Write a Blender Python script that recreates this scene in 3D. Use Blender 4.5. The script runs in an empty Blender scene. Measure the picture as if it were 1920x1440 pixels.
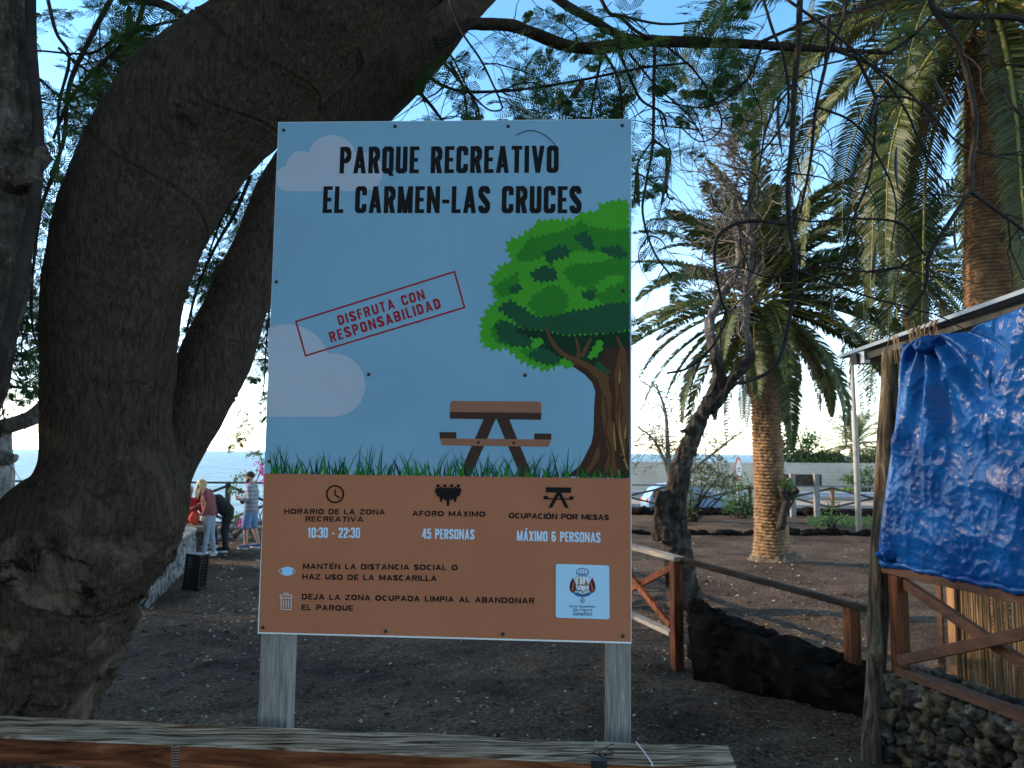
import bpy, bmesh, math, random
import numpy as np
from mathutils import Vector, Matrix, Quaternion, noise as mnoise
random.seed(7); np.random.seed(7)
S = bpy.context.scene
COL = S.collection
R = math.radians

# ------------------------------------------------------------------ camera
F = 1440.0                       # focal length in photo pixels (1920 x 1440)
CZ = 2.3                         # eye above the park soil (the photographer stands on a terrace)
PITCH, ROLL = R(5.1), R(0.42)
_f = Vector((0, math.cos(PITCH), math.sin(PITCH)))
_u0 = Vector((0, -math.sin(PITCH), math.cos(PITCH)))
_r0 = Vector((1, 0, 0))
_r = _r0 * math.cos(ROLL) + _u0 * math.sin(ROLL)
_u = _u0 * math.cos(ROLL) - _r0 * math.sin(ROLL)
CAM = Vector((0, 0, CZ))
cd = bpy.data.cameras.new('camera'); cam = bpy.data.objects.new('camera', cd); COL.objects.link(cam)
cam.matrix_world = Matrix(((_r.x, _u.x, -_f.x, 0), (_r.y, _u.y, -_f.y, 0), (_r.z, _u.z, -_f.z, CZ), (0, 0, 0, 1)))
cd.sensor_width = 36; cd.lens = 36 * F / 1920; cd.clip_start = .05; cd.clip_end = 80000
cd.dof.use_dof = True; cd.dof.focus_distance = 2.1; cd.dof.aperture_fstop = 9
S.camera = cam

# ------------------------------------------------------------------ light
SUN_AZ, SUN_EL = R(-78), R(22)    # azimuth from +Y towards +X (so: from the left), elevation
w = bpy.data.worlds.new('World'); S.world = w; w.use_nodes = True
nt = w.node_tree; bg = nt.nodes['Background']
sky = nt.nodes.new('ShaderNodeTexSky'); sky.sky_type = 'NISHITA'; sky.sun_disc = False
sky.sun_elevation = SUN_EL; sky.sun_rotation = SUN_AZ % (2 * math.pi)
sky.air_density = 1.0; sky.dust_density = 0.3; sky.ozone_density = 1.2; sky.altitude = 0
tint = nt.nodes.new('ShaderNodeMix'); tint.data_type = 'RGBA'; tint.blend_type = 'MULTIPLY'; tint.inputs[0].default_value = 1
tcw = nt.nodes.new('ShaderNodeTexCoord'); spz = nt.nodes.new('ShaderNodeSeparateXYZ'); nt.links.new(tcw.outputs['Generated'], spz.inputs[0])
rw = nt.nodes.new('ShaderNodeValToRGB'); el_ = rw.color_ramp.elements; nt.links.new(spz.outputs[2], rw.inputs[0])      # white haze low down, blue above, warm tint added to the unseen zenith for warmer fill
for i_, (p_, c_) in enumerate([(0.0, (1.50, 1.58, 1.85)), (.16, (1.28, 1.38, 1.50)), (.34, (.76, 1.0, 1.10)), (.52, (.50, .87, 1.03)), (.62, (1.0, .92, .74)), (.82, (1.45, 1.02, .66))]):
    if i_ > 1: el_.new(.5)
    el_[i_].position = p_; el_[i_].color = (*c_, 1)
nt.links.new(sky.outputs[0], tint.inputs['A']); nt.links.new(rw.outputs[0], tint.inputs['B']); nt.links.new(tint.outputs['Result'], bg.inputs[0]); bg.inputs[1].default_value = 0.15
sd = bpy.data.lights.new('sun', 'SUN'); sd.energy = 2.6; sd.angle = R(0.6); sd.color = (1, .76, .50)
sun = bpy.data.objects.new('sun', sd); COL.objects.link(sun)
sv = Vector((math.sin(SUN_AZ) * math.cos(SUN_EL), math.cos(SUN_AZ) * math.cos(SUN_EL), math.sin(SUN_EL)))
sun.rotation_euler = sv.to_track_quat('Z', 'Y').to_euler(); sun.location = sv * 40
vs = S.view_settings; vs.view_transform = 'Standard'; vs.look = 'None'; vs.exposure = 1.45; vs.gamma = 1

# ------------------------------------------------------------------ geometry helpers
def ray(px, py): return _f + _r * ((px - 960) / F) + _u * ((720 - py) / F)
def P(px, py, Y):                 # the world point at depth Y seen there in the photograph
    d = ray(px, py); return CAM + d * (Y / d.y)
def G(px, py, z=0.0):             # the point at height z seen there
    d = ray(px, py); return CAM + d * ((z - CZ) / d.z)
def onplane(px, py, p0, n):
    d = ray(px, py); return CAM + d * ((p0 - CAM).dot(n) / d.dot(n))
def V(*a): return Vector(a)
def nz(p, s, seed=0.0): return mnoise.noise(Vector(p) * s + Vector((seed, seed * 1.7, seed * .3)))
def fbm(p, s, o=4, seed=0.0):
    a, t, q = 1.0, 0.0, Vector(p) * s + Vector((seed, -seed, seed * .5))
    for _ in range(o):
        t += a * mnoise.noise(q); q = q * 2.03; a *= .5
    return t

def tagit(o, label=None, cat=None, group=None, kind=None):
    if label: o['label'] = label
    if cat: o['category'] = cat
    if group: o['group'] = group
    if kind: o['kind'] = kind
    return o
def thing(name, label, cat, loc=(0, 0, 0), group=None):
    o = bpy.data.objects.new(name, None); COL.objects.link(o); o.location = Vector(loc); o.empty_display_size = .1
    return tagit(o, label, cat, group)
def root_loc(p):
    l = Vector((0, 0, 0))
    while p is not None:
        l = l + p.location if p.type == 'EMPTY' else l
        p = p.parent
    return l
def link(o, parent):
    COL.objects.link(o)
    if parent is not None:
        o.parent = parent
        if parent.type == 'EMPTY': o.matrix_parent_inverse = Matrix.Translation(-parent.location)
    return o
def copy_tree(o, parent=None):
    c = o.copy(); COL.objects.link(c)
    if parent: c.parent = parent
    for ch in list(o.children): copy_tree(ch, c)
    return c

class MB:
    def __init__(s): s.v = []; s.f = []; s.m = []; s.mi = 0
    def quadstrip(s, rings, closed=True, cap=True):
        b = len(s.v); n = len(rings[0])
        for r in rings: s.v.extend([tuple(p) for p in r])
        for i in range(len(rings) - 1):
            for j in range(n if closed else n - 1):
                k = (j + 1) % n
                s.f.append((b + i * n + j, b + i * n + k, b + (i + 1) * n + k, b + (i + 1) * n + j)); s.m.append(s.mi)
        if cap and closed:
            s.f.append(tuple(b + j for j in reversed(range(n)))); s.m.append(s.mi)
            e = b + (len(rings) - 1) * n
            s.f.append(tuple(e + j for j in range(n))); s.m.append(s.mi)
    def poly(s, pts):
        b = len(s.v); s.v.extend([tuple(p) for p in pts]); s.f.append(tuple(range(b, b + len(pts)))); s.m.append(s.mi)
    def hexa(s, p):               # eight corners: bottom loop then top loop
        b = len(s.v); s.v.extend([tuple(q) for q in p])
        for q in ((3, 2, 1, 0), (4, 5, 6, 7), (0, 1, 5, 4), (1, 2, 6, 5), (2, 3, 7, 6), (3, 0, 4, 7)):
            s.f.append(tuple(b + i for i in q)); s.m.append(s.mi)
    def box(s, x0, x1, y0, y1, z0, z1):
        s.hexa([(x0, y0, z0), (x1, y0, z0), (x1, y1, z0), (x0, y1, z0), (x0, y0, z1), (x1, y0, z1), (x1, y1, z1), (x0, y1, z1)])
    def beam(s, a, b, wid, hei, up=(0, 0, 1)):     # a bar from a to b; wid across, hei along up
        a, b, up = Vector(a), Vector(b), Vector(up)
        d = (b - a).normalized(); x = d.cross(up).normalized(); y = x.cross(d).normalized()
        c = [(-1, -1), (1, -1), (1, 1), (-1, 1)]
        s.hexa([a + x * (i * wid / 2) + y * (j * hei / 2) for i, j in c] + [b + x * (i * wid / 2) + y * (j * hei / 2) for i, j in c])
    def tube(s, pts, rad, n=8, wob=0.0, wsc=3.0, seed=0.0, flat=1.0):
        pts = [Vector(p) for p in pts]
        if not hasattr(rad, '__len__'): rad = [rad] * len(pts)
        t0 = (pts[1] - pts[0]).normalized()
        nrm = t0.orthogonal().normalized(); rings = []
        for i, p in enumerate(pts):
            t = (pts[min(i + 1, len(pts) - 1)] - pts[max(i - 1, 0)])
            t = t.normalized() if t.length > 1e-9 else t0
            nrm = (nrm - t * nrm.dot(t))
            nrm = nrm.normalized() if nrm.length > 1e-6 else t.orthogonal().normalized()
            b = t.cross(nrm); ring = []
            for j in range(n):
                a = 2 * math.pi * j / n
                q = nrm * math.cos(a) + b * (math.sin(a) * flat)
                r = rad[i]
                if wob: r *= 1 + wob * fbm(p + q * rad[i], wsc, 3, seed)
                ring.append(p + q * r)
            rings.append(ring)
        s.quadstrip(rings)
    def ball(s, c, rx, ry=None, rz=None, nu=16, nv=10, rot=None):
        ry = rx if ry is None else ry; rz = rx if rz is None else rz
        c = Vector(c); b = len(s.v); rings = []
        def T(q): return c + (rot @ q if rot else q)
        s.v.append(tuple(T(V(0, 0, -rz))))
        for i in range(1, nv):
            t = -math.pi / 2 + math.pi * i / nv
            for j in range(nu):
                a = 2 * math.pi * j / nu
                s.v.append(tuple(T(V(rx * math.cos(t) * math.cos(a), ry * math.cos(t) * math.sin(a), rz * math.sin(t)))))
        s.v.append(tuple(T(V(0, 0, rz)))); e = len(s.v) - 1
        for j in range(nu):
            k = (j + 1) % nu
            s.f.append((b, b + 1 + k, b + 1 + j)); s.m.append(s.mi)
            for i in range(nv - 2):
                s.f.append((b + 1 + i * nu + j, b + 1 + i * nu + k, b + 1 + (i + 1) * nu + k, b + 1 + (i + 1) * nu + j)); s.m.append(s.mi)
            s.f.append((e, b + 1 + (nv - 2) * nu + j, b + 1 + (nv - 2) * nu + k)); s.m.append(s.mi)
    def rock(s, c, r, seed, sub=2, rough=.28, sq=(1, 1, 1), fine=0):
        bm = bmesh.new(); bmesh.ops.create_icosphere(bm, subdivisions=sub, radius=1)
        b = len(s.v); q = Quaternion((random.random() - .5, random.random() - .5, random.random() - .5, random.random() - .5)).normalized()
        for v in bm.verts:
            d = v.co.normalized(); k = 1 + rough * 1.5 * mnoise.noise(d * 1.3 + V(seed, seed * 2, 0)) + rough * .7 * mnoise.noise(d * 3.1 + V(0, seed, seed)) + (fine * fbm(d, 6, 3, seed) if fine else 0)
            p = q @ (d * k); s.v.append((c[0] + p.x * r * sq[0], c[1] + p.y * r * sq[1], c[2] + p.z * r * sq[2]))
        for f in bm.faces: s.f.append(tuple(b + v.index for v in f.verts)); s.m.append(s.mi)
        bm.free()
    def build(s, name, mats, parent=None, smooth=False, bevel=0):
        me = bpy.data.meshes.new(name); me.from_pydata(s.v, [], s.f)
        mats = mats if isinstance(mats, (list, tuple)) else [mats]
        for m in mats: me.materials.append(m)
        if len(mats) > 1: me.polygons.foreach_set('material_index', s.m)
        if smooth: me.polygons.foreach_set('use_smooth', [True] * len(me.polygons))
        me.update()
        o = bpy.data.objects.new(name, me)
        if bevel:
            b = o.modifiers.new('bevel', 'BEVEL'); b.width = bevel; b.segments = 2; b.limit_method = 'ANGLE'; b.angle_limit = R(40)
        return link(o, parent)

def bake(o, mods, disp=None, smooth=True):
    """evaluate modifiers (voxel remesh and so on) into the mesh, then push vertices along their normals"""
    for ty, kw in mods:
        m = o.modifiers.new(ty, ty)
        for k, v_ in kw.items(): setattr(m, k, v_)
    dg = bpy.context.evaluated_depsgraph_get(); dg.update()
    me = bpy.data.meshes.new_from_object(o.evaluated_get(dg))
    o.modifiers.clear(); old = o.data; mats = list(old.materials); o.data = me; me.name = old.name
    if not len(me.materials):
        for m in mats: me.materials.append(m)
    if disp:
        n = len(me.vertices); co = [v.co.copy() for v in me.vertices]; no = [v.normal.copy() for v in me.vertices]
        flat = []
        for c, q in zip(co, no): flat.extend(c + q * disp(c, q))
        me.vertices.foreach_set('co', flat)
    if smooth: me.polygons.foreach_set('use_smooth', [True] * len(me.polygons))
    me.update(); return o
def quadmesh(name, arr, mat, parent=None, smooth=False):
    """arr: (N,4,3) free quads in one mesh"""
    arr = np.ascontiguousarray(arr, dtype=np.float32); n = len(arr)
    me = bpy.data.meshes.new(name); me.vertices.add(n * 4); me.loops.add(n * 4); me.polygons.add(n)
    me.vertices.foreach_set('co', arr.reshape(-1)); me.loops.foreach_set('vertex_index', np.arange(n * 4, dtype=np.int32))
    me.polygons.foreach_set('loop_start', np.arange(0, n * 4, 4, dtype=np.int32))
    me.materials.append(mat)
    me.update(calc_edges=True); me.validate()
    return link(bpy.data.objects.new(name, me), parent)
def crom(pts, k=6):               # Catmull-Rom resampling of tuples of any length
    pts = [np.array(p, float) for p in pts]; out = []
    q = [2 * pts[0] - pts[1]] + pts + [2 * pts[-1] - pts[-2]]
    for i in range(1, len(q) - 2):
        for j in range(k):
            t = j / k
            out.append(.5 * (2 * q[i] + (q[i + 1] - q[i - 1]) * t + (2 * q[i - 1] - 5 * q[i] + 4 * q[i + 1] - q[i + 2]) * t * t + (3 * q[i] - q[i - 1] - 3 * q[i + 1] + q[i + 2]) * t ** 3))
    out.append(pts[-1]); return out
def limb(mb, trace, n=24, k=6, wob=.05, wsc=2.0, seed=0.0):
    """trace: (px, py, half width in px, depth)"""
    c = crom(trace, k)
    mb.tube([P(a[0], a[1], a[3]) for a in c], [max(.002, a[2] * a[3] / F) for a in c], n, wob, wsc, seed)

# ------------------------------------------------------------------ materials
def lk(nt, a, b): nt.links.new(a, b)
def ramp(nt, fac, cols):
    r = nt.nodes.new('ShaderNodeValToRGB'); e = r.color_ramp.elements
    while len(e) < len(cols): e.new(.5)
    for i, (p, c) in enumerate(cols): e[i].position = p; e[i].color = (*c, 1)
    lk(nt, fac, r.inputs[0]); return r.outputs[0]
def tex_noise(nt, vec, scale, detail=5, rough=.6, dist=0):
    n = nt.nodes.new('ShaderNodeTexNoise'); n.inputs['Scale'].default_value = scale; n.inputs['Detail'].default_value = detail
    n.inputs['Roughness'].default_value = rough; n.inputs['Distortion'].default_value = dist; lk(nt, vec, n.inputs['Vector']); return n.outputs['Fac']
def coords(nt, stretch=(1, 1, 1), rot=(0, 0, 0)):
    t = nt.nodes.new('ShaderNodeTexCoord'); m = nt.nodes.new('ShaderNodeMapping'); m.inputs['Scale'].default_value = stretch; m.inputs['Rotation'].default_value = rot
    lk(nt, t.outputs['Object'], m.inputs['Vector']); return m.outputs[0]
def newmat(name):
    m = bpy.data.materials.new(name); m.use_nodes = True; return m, m.node_tree, m.node_tree.nodes['Principled BSDF']
def bump(nt, b, h, strength, dist=.02):
    n = nt.nodes.new('ShaderNodeBump'); n.inputs['Strength'].default_value = strength; n.inputs['Distance'].default_value = dist
    lk(nt, h, n.inputs['Height']); lk(nt, n.outputs[0], b.inputs['Normal'])
def nmat(name, cols, scale=5, rough=.85, bmp=.4, bscale=None, stretch=(1, 1, 1), spec=.25, detail=6, dist=.4, bdist=.01, metal=0, rot=(0, 0, 0), rng=(.22, .78)):
    m, t, b = newmat(name); v = coords(t, stretch, rot)
    f = tex_noise(t, v, scale, detail, .62, dist)
    if len(cols) == 2: cs = [(.3, cols[0]), (.7, cols[1])]
    else: cs = [(rng[0] + (rng[1] - rng[0]) * i / (len(cols) - 1), c) for i, c in enumerate(cols)]
    lk(t, ramp(t, f, cs), b.inputs['Base Color'])
    b.inputs['Roughness'].default_value = rough; b.inputs['Specular IOR Level'].default_value = spec; b.inputs['Metallic'].default_value = metal
    if bmp: bump(t, b, tex_noise(t, v, bscale or scale * 4, 6, .65), bmp, bdist)
    return m
def leafmat(name, cols, scale=1.5, trans=.35, rough=.55):
    m, t, b = newmat(name); v = coords(t)
    c = ramp(t, tex_noise(t, v, scale, 3), [(.3, cols[0]), (.7, cols[1])])
    lk(t, c, b.inputs['Base Color']); b.inputs['Roughness'].default_value = rough; b.inputs['Specular IOR Level'].default_value = .3
    tr = t.nodes.new('ShaderNodeBsdfTranslucent'); lk(t, c, tr.inputs[0])
    mx = t.nodes.new('ShaderNodeMixShader'); mx.inputs[0].default_value = trans
    lk(t, b.outputs[0], mx.inputs[1]); lk(t, tr.outputs[0], mx.inputs[2]); lk(t, mx.outputs[0], t.nodes['Material Output'].inputs[0])
    return m
def flat(name, c, rough=.5, spec=.3, metal=0):
    return nmat(name, [tuple(x * .93 for x in c), tuple(min(1, x * 1.06) for x in c)], 9, rough, .06, 60, spec=spec, metal=metal)
# ------------------------------------------------------------------ setting
def shore(x, y):                  # >0 on land, metres from the cliff edge
    # edge: along y=21.5 for x<-6, then swinging away to the right
    if x < -6: return 21.6 - y + .3 * math.sin(x * .9)
    e = 21.6 + (x + 6) * 4.2
    return min(21.6 - y, 0) * 0 + (e - y) * .23
def ground_z(x, y):
    z = 0.045 * fbm((x, y, 0), .7, 4, 3.0) + .022 * fbm((x, y, 0), 4, 3, 9.0)
    if x > 1 and 22.3 < y < 29: z += .12 * min(1, (y - 22.3) / .4) * min(1, (29 - y) / .5)
    if x > 1 and y > 29.0: z -= .62 * min(1, (y - 29.0) / .8)
    # palm foot mound
    z += .16 * math.exp(-((x - 5.25) ** 2 + (y - 15.5) ** 2) / 1.6)
    s = shore(x, y)
    if s < 0: z += max(-14, s * 5)
    return z
def axis(segs):
    out = []
    for a, b, d in segs:
        n = max(1, int(round((b - a) / d))); out += [a + (b - a) * i / n for i in range(n)]
    return out + [segs[-1][1]]
xs = axis([(-90, -30, 6), (-30, -9, .8), (-9, -5, .15), (-5, 6, .06), (6, 10, .15), (10, 40, 1.2), (40, 120, 8)])
ys = axis([(-30, 1, 2.5), (1, 4, .3), (4, 9, .06), (9, 14, .1), (14, 24, .22), (24, 50, .8), (50, 110, 6)])
g = MB(); nx = len(xs)
for y in ys:
    for x in xs: g.v.append((x, y, ground_z(x, y)))
for j in range(len(ys) - 1):
    for i in range(nx - 1):
        g.f.append((j * nx + i, j * nx + i + 1, (j + 1) * nx + i + 1, (j + 1) * nx + i)); g.m.append(0)
m, t, b = newmat('volcanic_soil'); v = coords(t)
n1 = tex_noise(t, v, .55, 4, .6); n2 = tex_noise(t, v, 26, 8, .75); n3 = tex_noise(t, v, 130, 3, .7)
c = ramp(t, n2, [(.30, (.010, .0076, .0058)), (.46, (.052, .040, .031)), (.62, (.150, .118, .092)), (.80, (.38, .31, .25))])
c2 = ramp(t, n1, [(.36, (.50, .48, .47)), (.64, (1.65, 1.55, 1.45))])
mx = t.nodes.new('ShaderNodeMix'); mx.data_type = 'RGBA'; mx.blend_type = 'MULTIPLY'; mx.inputs[0].default_value = 1
lk(t, c, mx.inputs['A']); lk(t, c2, mx.inputs['B'])
# small pale crumbs
vo = t.nodes.new('ShaderNodeTexVoronoi'); vo.inputs['Scale'].default_value = 34; lk(t, v, vo.inputs['Vector'])
cr = ramp(t, vo.outputs['Distance'], [(.06, (1, 1, 1)), (.10, (0, 0, 0))])
pick = ramp(t, tex_noise(t, v, 9, 2), [(.56, (0, 0, 0)), (.62, (1, 1, 1))])
mm = t.nodes.new('ShaderNodeMath'); mm.operation = 'MULTIPLY'; lk(t, cr, mm.inputs[0]); lk(t, pick, mm.inputs[1])
mx2 = t.nodes.new('ShaderNodeMix'); mx2.data_type = 'RGBA'; lk(t, mm.outputs[0], mx2.inputs[0]); lk(t, mx.outputs['Result'], mx2.inputs['A']); mx2.inputs['B'].default_value = (.20, .18, .16, 1)
lk(t, mx2.outputs['Result'], b.inputs['Base Color']); b.inputs['Roughness'].default_value = .95; b.inputs['Specular IOR Level'].default_value = .1
bb = t.nodes.new('ShaderNodeMath'); bb.operation = 'ADD'; lk(t, n2, bb.inputs[0]); lk(t, n3, bb.inputs[1]); bump(t, b, bb.outputs[0], .9, .03)
M_soil = m
tagit(g.build('ground', M_soil, None, True), kind='structure')

s = MB()
R_ = [0] + [20 * 1.35 ** i for i in range(26)]
n = 72; b0 = 0; s.v.append((0, 0, -13.5))
for r_ in R_[1:]:
    for j in range(n): s.v.append((r_ * math.cos(2 * math.pi * j / n), r_ * math.sin(2 * math.pi * j / n), -13.5))
for j in range(n): s.f.append((0, 1 + j, 1 + (j + 1) % n)); s.m.append(0)
for i in range(len(R_) - 2):
    for j in range(n): s.f.append((1 + i * n + j, 1 + (i + 1) * n + j, 1 + (i + 1) * n + (j + 1) % n, 1 + i * n + (j + 1) % n)); s.m.append(0)
m, t, b = newmat('sea_water'); v = coords(t, (.35, 1, 1))
lk(t, ramp(t, tex_noise(t, coords(t, (.25, 1, 1)), .16, 8, .75), [(.42, (.005, .075, .15)), (.5, (.016, .135, .23)), (.60, (.16, .36, .47))]), b.inputs['Base Color'])
b.inputs['Roughness'].default_value = .30; b.inputs['IOR'].default_value = 1.33; b.inputs['Specular IOR Level'].default_value = .09
bump(t, b, tex_noise(t, v, .22, 8, .72), 1.0, 2.2)
tagit(s.build('sea', m, None, True), kind='structure')

M_asph = nmat('asphalt', [(.05, .053, .06), (.075, .078, .088)], 3, .9, .3, 80)
M_pave = nmat('pale_pavement', [(.26, .24, .22), (.36, .33, .30)], 2, .9, .3, 60)
M_white = nmat('worn_white_paint', [(.55, .55, .55), (.8, .8, .8)], 9, .7, .1)
r_ = MB(); r_.box(4.0, 110, 30.2, 40.5, -.9, -.45); tagit(r_.build('road', M_asph), kind='structure')
r_ = MB()
for yy in (30.9, 39.9): r_.box(4.2, 110, yy - .07, yy + .07, -.46, -.446)
for k in range(16): r_.box(4.5 + k * 6, 7.5 + k * 6, 35.3, 35.42, -.46, -.446)
tagit(r_.build('road_markings', M_white), kind='structure')
r_ = MB(); r_.box(4.3, 110, 40.5, 45.9, -.9, -.33); tagit(r_.build('pavement', M_pave), kind='structure')
# the terrace the photographer stands on
M_conc = nmat('grey_concrete', [(.16, .155, .15), (.26, .25, .24)], 4, .9, .4, 50)
r_ = MB(); r_.box(-14, 6, -8, 1.55, -.4, .7); tagit(r_.build('terrace', M_conc), kind='structure')

# kerb line and stone edging of the planting bed by the road
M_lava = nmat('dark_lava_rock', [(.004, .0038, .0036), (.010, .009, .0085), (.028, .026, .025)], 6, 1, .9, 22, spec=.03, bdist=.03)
M_lavag = nmat('grey_lava_rock', [(.035, .034, .034), (.10, .095, .088), (.19, .175, .155)], 5, .95, .9, 20, bdist=.03)
M_lavab = nmat('brownish_lava_rock', [(.03, .025, .02), (.10, .08, .06), (.2, .17, .13)], 5, .95, .9, 20, bdist=.03)
def rocks_line(name, label, a, b, count, rmin, rmax, mat, seed):
    random.seed(seed); q = MB()
    for i in range(count):
        tt = (i + random.random() * .6) / count
        x = a[0] + (b[0] - a[0]) * tt + random.uniform(-.05, .05); y = a[1] + (b[1] - a[1]) * tt + random.uniform(-.08, .08)
        r0 = random.uniform(rmin, rmax); q.rock((x, y, ground_z(x, y) + r0 * .25), r0, seed + i, 2, .3, (1.5, .9, .75))
    return tagit(q.build(name, mat, None, True), label, 'edging')
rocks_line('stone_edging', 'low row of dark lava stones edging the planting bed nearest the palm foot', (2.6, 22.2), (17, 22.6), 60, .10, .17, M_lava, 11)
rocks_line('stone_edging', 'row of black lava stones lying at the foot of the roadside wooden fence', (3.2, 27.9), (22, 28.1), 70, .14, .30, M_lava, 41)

# ------------------------------------------------------------------ information sign
corn = dict(TL=(522, 229), TR=(1184, 223), BR=(1184, 1207), BL=(483, 1188))
rr = {k: ray(*p) for k, p in corn.items()}
A = np.array([[rr['TL'][i], -rr['TR'][i], rr['BR'][i]] for i in range(3)]); sol = np.linalg.solve(A, np.array(rr['BL']))
q = {'TL': rr['TL'] * sol[0], 'TR': rr['TR'] * sol[1], 'BR': rr['BR'] * sol[2], 'BL': rr['BL']}
k = 1.0 / (q['BR'] - q['BL']).length
SG = {a: CAM + b * k for a, b in q.items()}
SN = (SG['BR'] - SG['BL']).cross(SG['TL'] - SG['BL']).normalized()      # towards the camera
if SN.dot(CAM - SG['BL']) < 0: SN = -SN
print('sign', {a: tuple(round(x, 3) for x in b) for a, b in SG.items()}, (SG['TL'] - SG['BL']).length, 'dot', (SG['BR'] - SG['BL']).normalized().dot((SG['TL'] - SG['BL']).normalized()))
def sp(px, py, lay=0.0): return onplane(px, py, SG['BL'], SN) + SN * lay

EX, EY = (SG['BR'] - SG['BL']).normalized(), None
EY = SN.cross(EX).normalized()
M_panel = nmat('white_panel_edge', [(.62, .62, .62), (.75, .75, .75)], 4, .5, .05)
def ink(name, c, rough=.55): return nmat(name, [tuple(x * .94 for x in c), tuple(min(1, x * 1.05) for x in c)], 3.5, rough, 0, spec=.12)
I_sky = ink('print_sky_blue', (.205, .37, .50)); I_cloud = ink('print_pale_cloud', (.41, .455, .54)); I_brown = ink('print_terracotta', (.40, .148, .076))
I_black = ink('print_black', (.006, .006, .006)); I_red = ink('print_dark_red', (.30, .012, .016)); I_white = ink('print_pale_blue_white', (.52, .70, .86))
I_g1 = ink('print_light_green', (.055, .31, .018)); I_g2 = ink('print_mid_green', (.026, .19, .016)); I_g3 = ink('print_dark_green', (.012, .075, .03)); I_g4 = ink('print_black_green', (.005, .03, .012))
I_b1 = ink('print_table_brown', (.30, .13, .08)); I_b2 = ink('print_dark_brown', (.055, .025, .018)); I_b3 = ink('print_bark_brown', (.12, .05, .02)); I_b4 = ink('print_bark_light', (.30, .19, .06)); I_b5 = ink('print_bark_deep', (.05, .02, .01))
I_logo = ink('print_logo_white', (.42, .66, .86)); I_navy = ink('print_navy', (.02, .03, .08)); I_ribbon = ink('print_ribbon_blue', (.03, .12, .28)); I_maroon = ink('print_maroon', (.13, .01, .015)); I_gold = ink('print_olive_gold', (.25, .2, .08)); I_mask = ink('print_mask_blue', (.33, .62, .84)); I_grey = ink('print_light_grey', (.55, .55, .58))

sign = thing('information_sign', 'tall blue and terracotta park board with printed tree and picnic table on two posts', 'sign', (SG['BL'] + SG['BR']) * .5 * 1.0)
sign.location = Vector((sign.location.x, sign.location.y, 0))
bd = MB()
th = .012
bd.hexa([SG['BL'] - SN * th, SG['BR'] - SN * th, SG['TR'] - SN * th, SG['TL'] - SN * th, SG['BL'], SG['BR'], SG['TR'], SG['TL']])
board = bd.build('board', M_panel, sign)
LAY = [0.0002]
def layer(used=0): LAY[0] += 2e-5 + used * 1.2e-6; return LAY[0]
class Art:
    """flat print on the board, traced in the photograph and laid on the board's own plane"""
    def __init__(s, lay): s.mb = MB(); s.lay = lay; s.k = 0
    def pts(s, pts):
        s.k += 1; e = s.lay + s.k * 1.2e-6
        s.mb.poly([sp(x, y, e) for x, y in pts]); return s
    def stroke(s, pts, wd, closed=False):
        n = len(pts)
        for i in range(n if closed else n - 1):
            a = Vector((*pts[i], 0)); b_ = Vector((*pts[(i + 1) % n], 0)); d = b_ - a
            if d.length < 1e-6: continue
            d = d.normalized() * (wd * .35); nn = Vector((-d.y, d.x, 0)).normalized() * wd / 2; a -= d; b_ += d
            s.pts([(a + nn)[:2], (b_ + nn)[:2], (b_ - nn)[:2], (a - nn)[:2]])
        return s
    def disc(s, x, y, rx, ry=None, n=28):
        ry = rx if ry is None else ry
        return s.pts([(x + rx * math.cos(2 * math.pi * i / n), y + ry * math.sin(2 * math.pi * i / n)) for i in range(n)])
    def build(s, name, mat): layer(s.k); return s.mb.build(name, mat, board)
def rrect(x0, y0, x1, y1, r, n=6):
    out = []
    for cx, cy, a0 in ((x1 - r, y1 - r, 0), (x0 + r, y1 - r, 90), (x0 + r, y0 + r, 180), (x1 - r, y0 + r, 270)):
        for i in range(n + 1): a = R(a0 + 90 * i / n); out.append((cx + r * math.cos(a), cy + r * math.sin(a)))
    return out
a = Art(layer()); a.pts([(522.8, 229.8), (1183.2, 223.8), (1182.4, 897.5), (495.6, 888.2)]); a.build('sky_print', I_sky)
a = Art(layer()); a.pts([(495.4, 887.6), (1182.4, 897), (1183, 1203.5), (485.4, 1185)]); a.build('terracotta_band', I_brown)
def cloud(circs, base, x0, x1, name):
    top, bot = [], []
    for i in range(91):
        x = x0 + (x1 - x0) * i / 90; ty = base; by = base
        for cx, cy, r_ in circs:
            if abs(x - cx) < r_:
                d = math.sqrt(r_ * r_ - (x - cx) ** 2); ty = min(ty, cy - d)
        l, rgt = circs[0], circs[-1]
        if x > rgt[0] and abs(x - rgt[0]) <= rgt[2]: by = min(base, rgt[1] + math.sqrt(max(0, rgt[2] ** 2 - (x - rgt[0]) ** 2)))
        if x < l[0] and abs(x - l[0]) <= l[2] and x0 > 505: by = min(base, l[1] + math.sqrt(max(0, l[2] ** 2 - (x - l[0]) ** 2)))
        top.append((x, ty)); bot.append((x, max(by, ty + .01)))
    a = Art(layer())
    for i in range(90): a.mb.poly([sp(*p, a.lay) for p in (bot[i], bot[i + 1], top[i + 1], top[i])])
    a.build(name, I_cloud)
cloud([(540, 335, 23.5), (566, 312, 29), (623, 299, 46), (682, 322, 36)], 358.6, 517.6, 717.8, 'cloud_print')
cloud([(538, 690, 82), (626, 722, 59)], 781.5, 502.8, 684.9, 'cloud_print')

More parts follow.
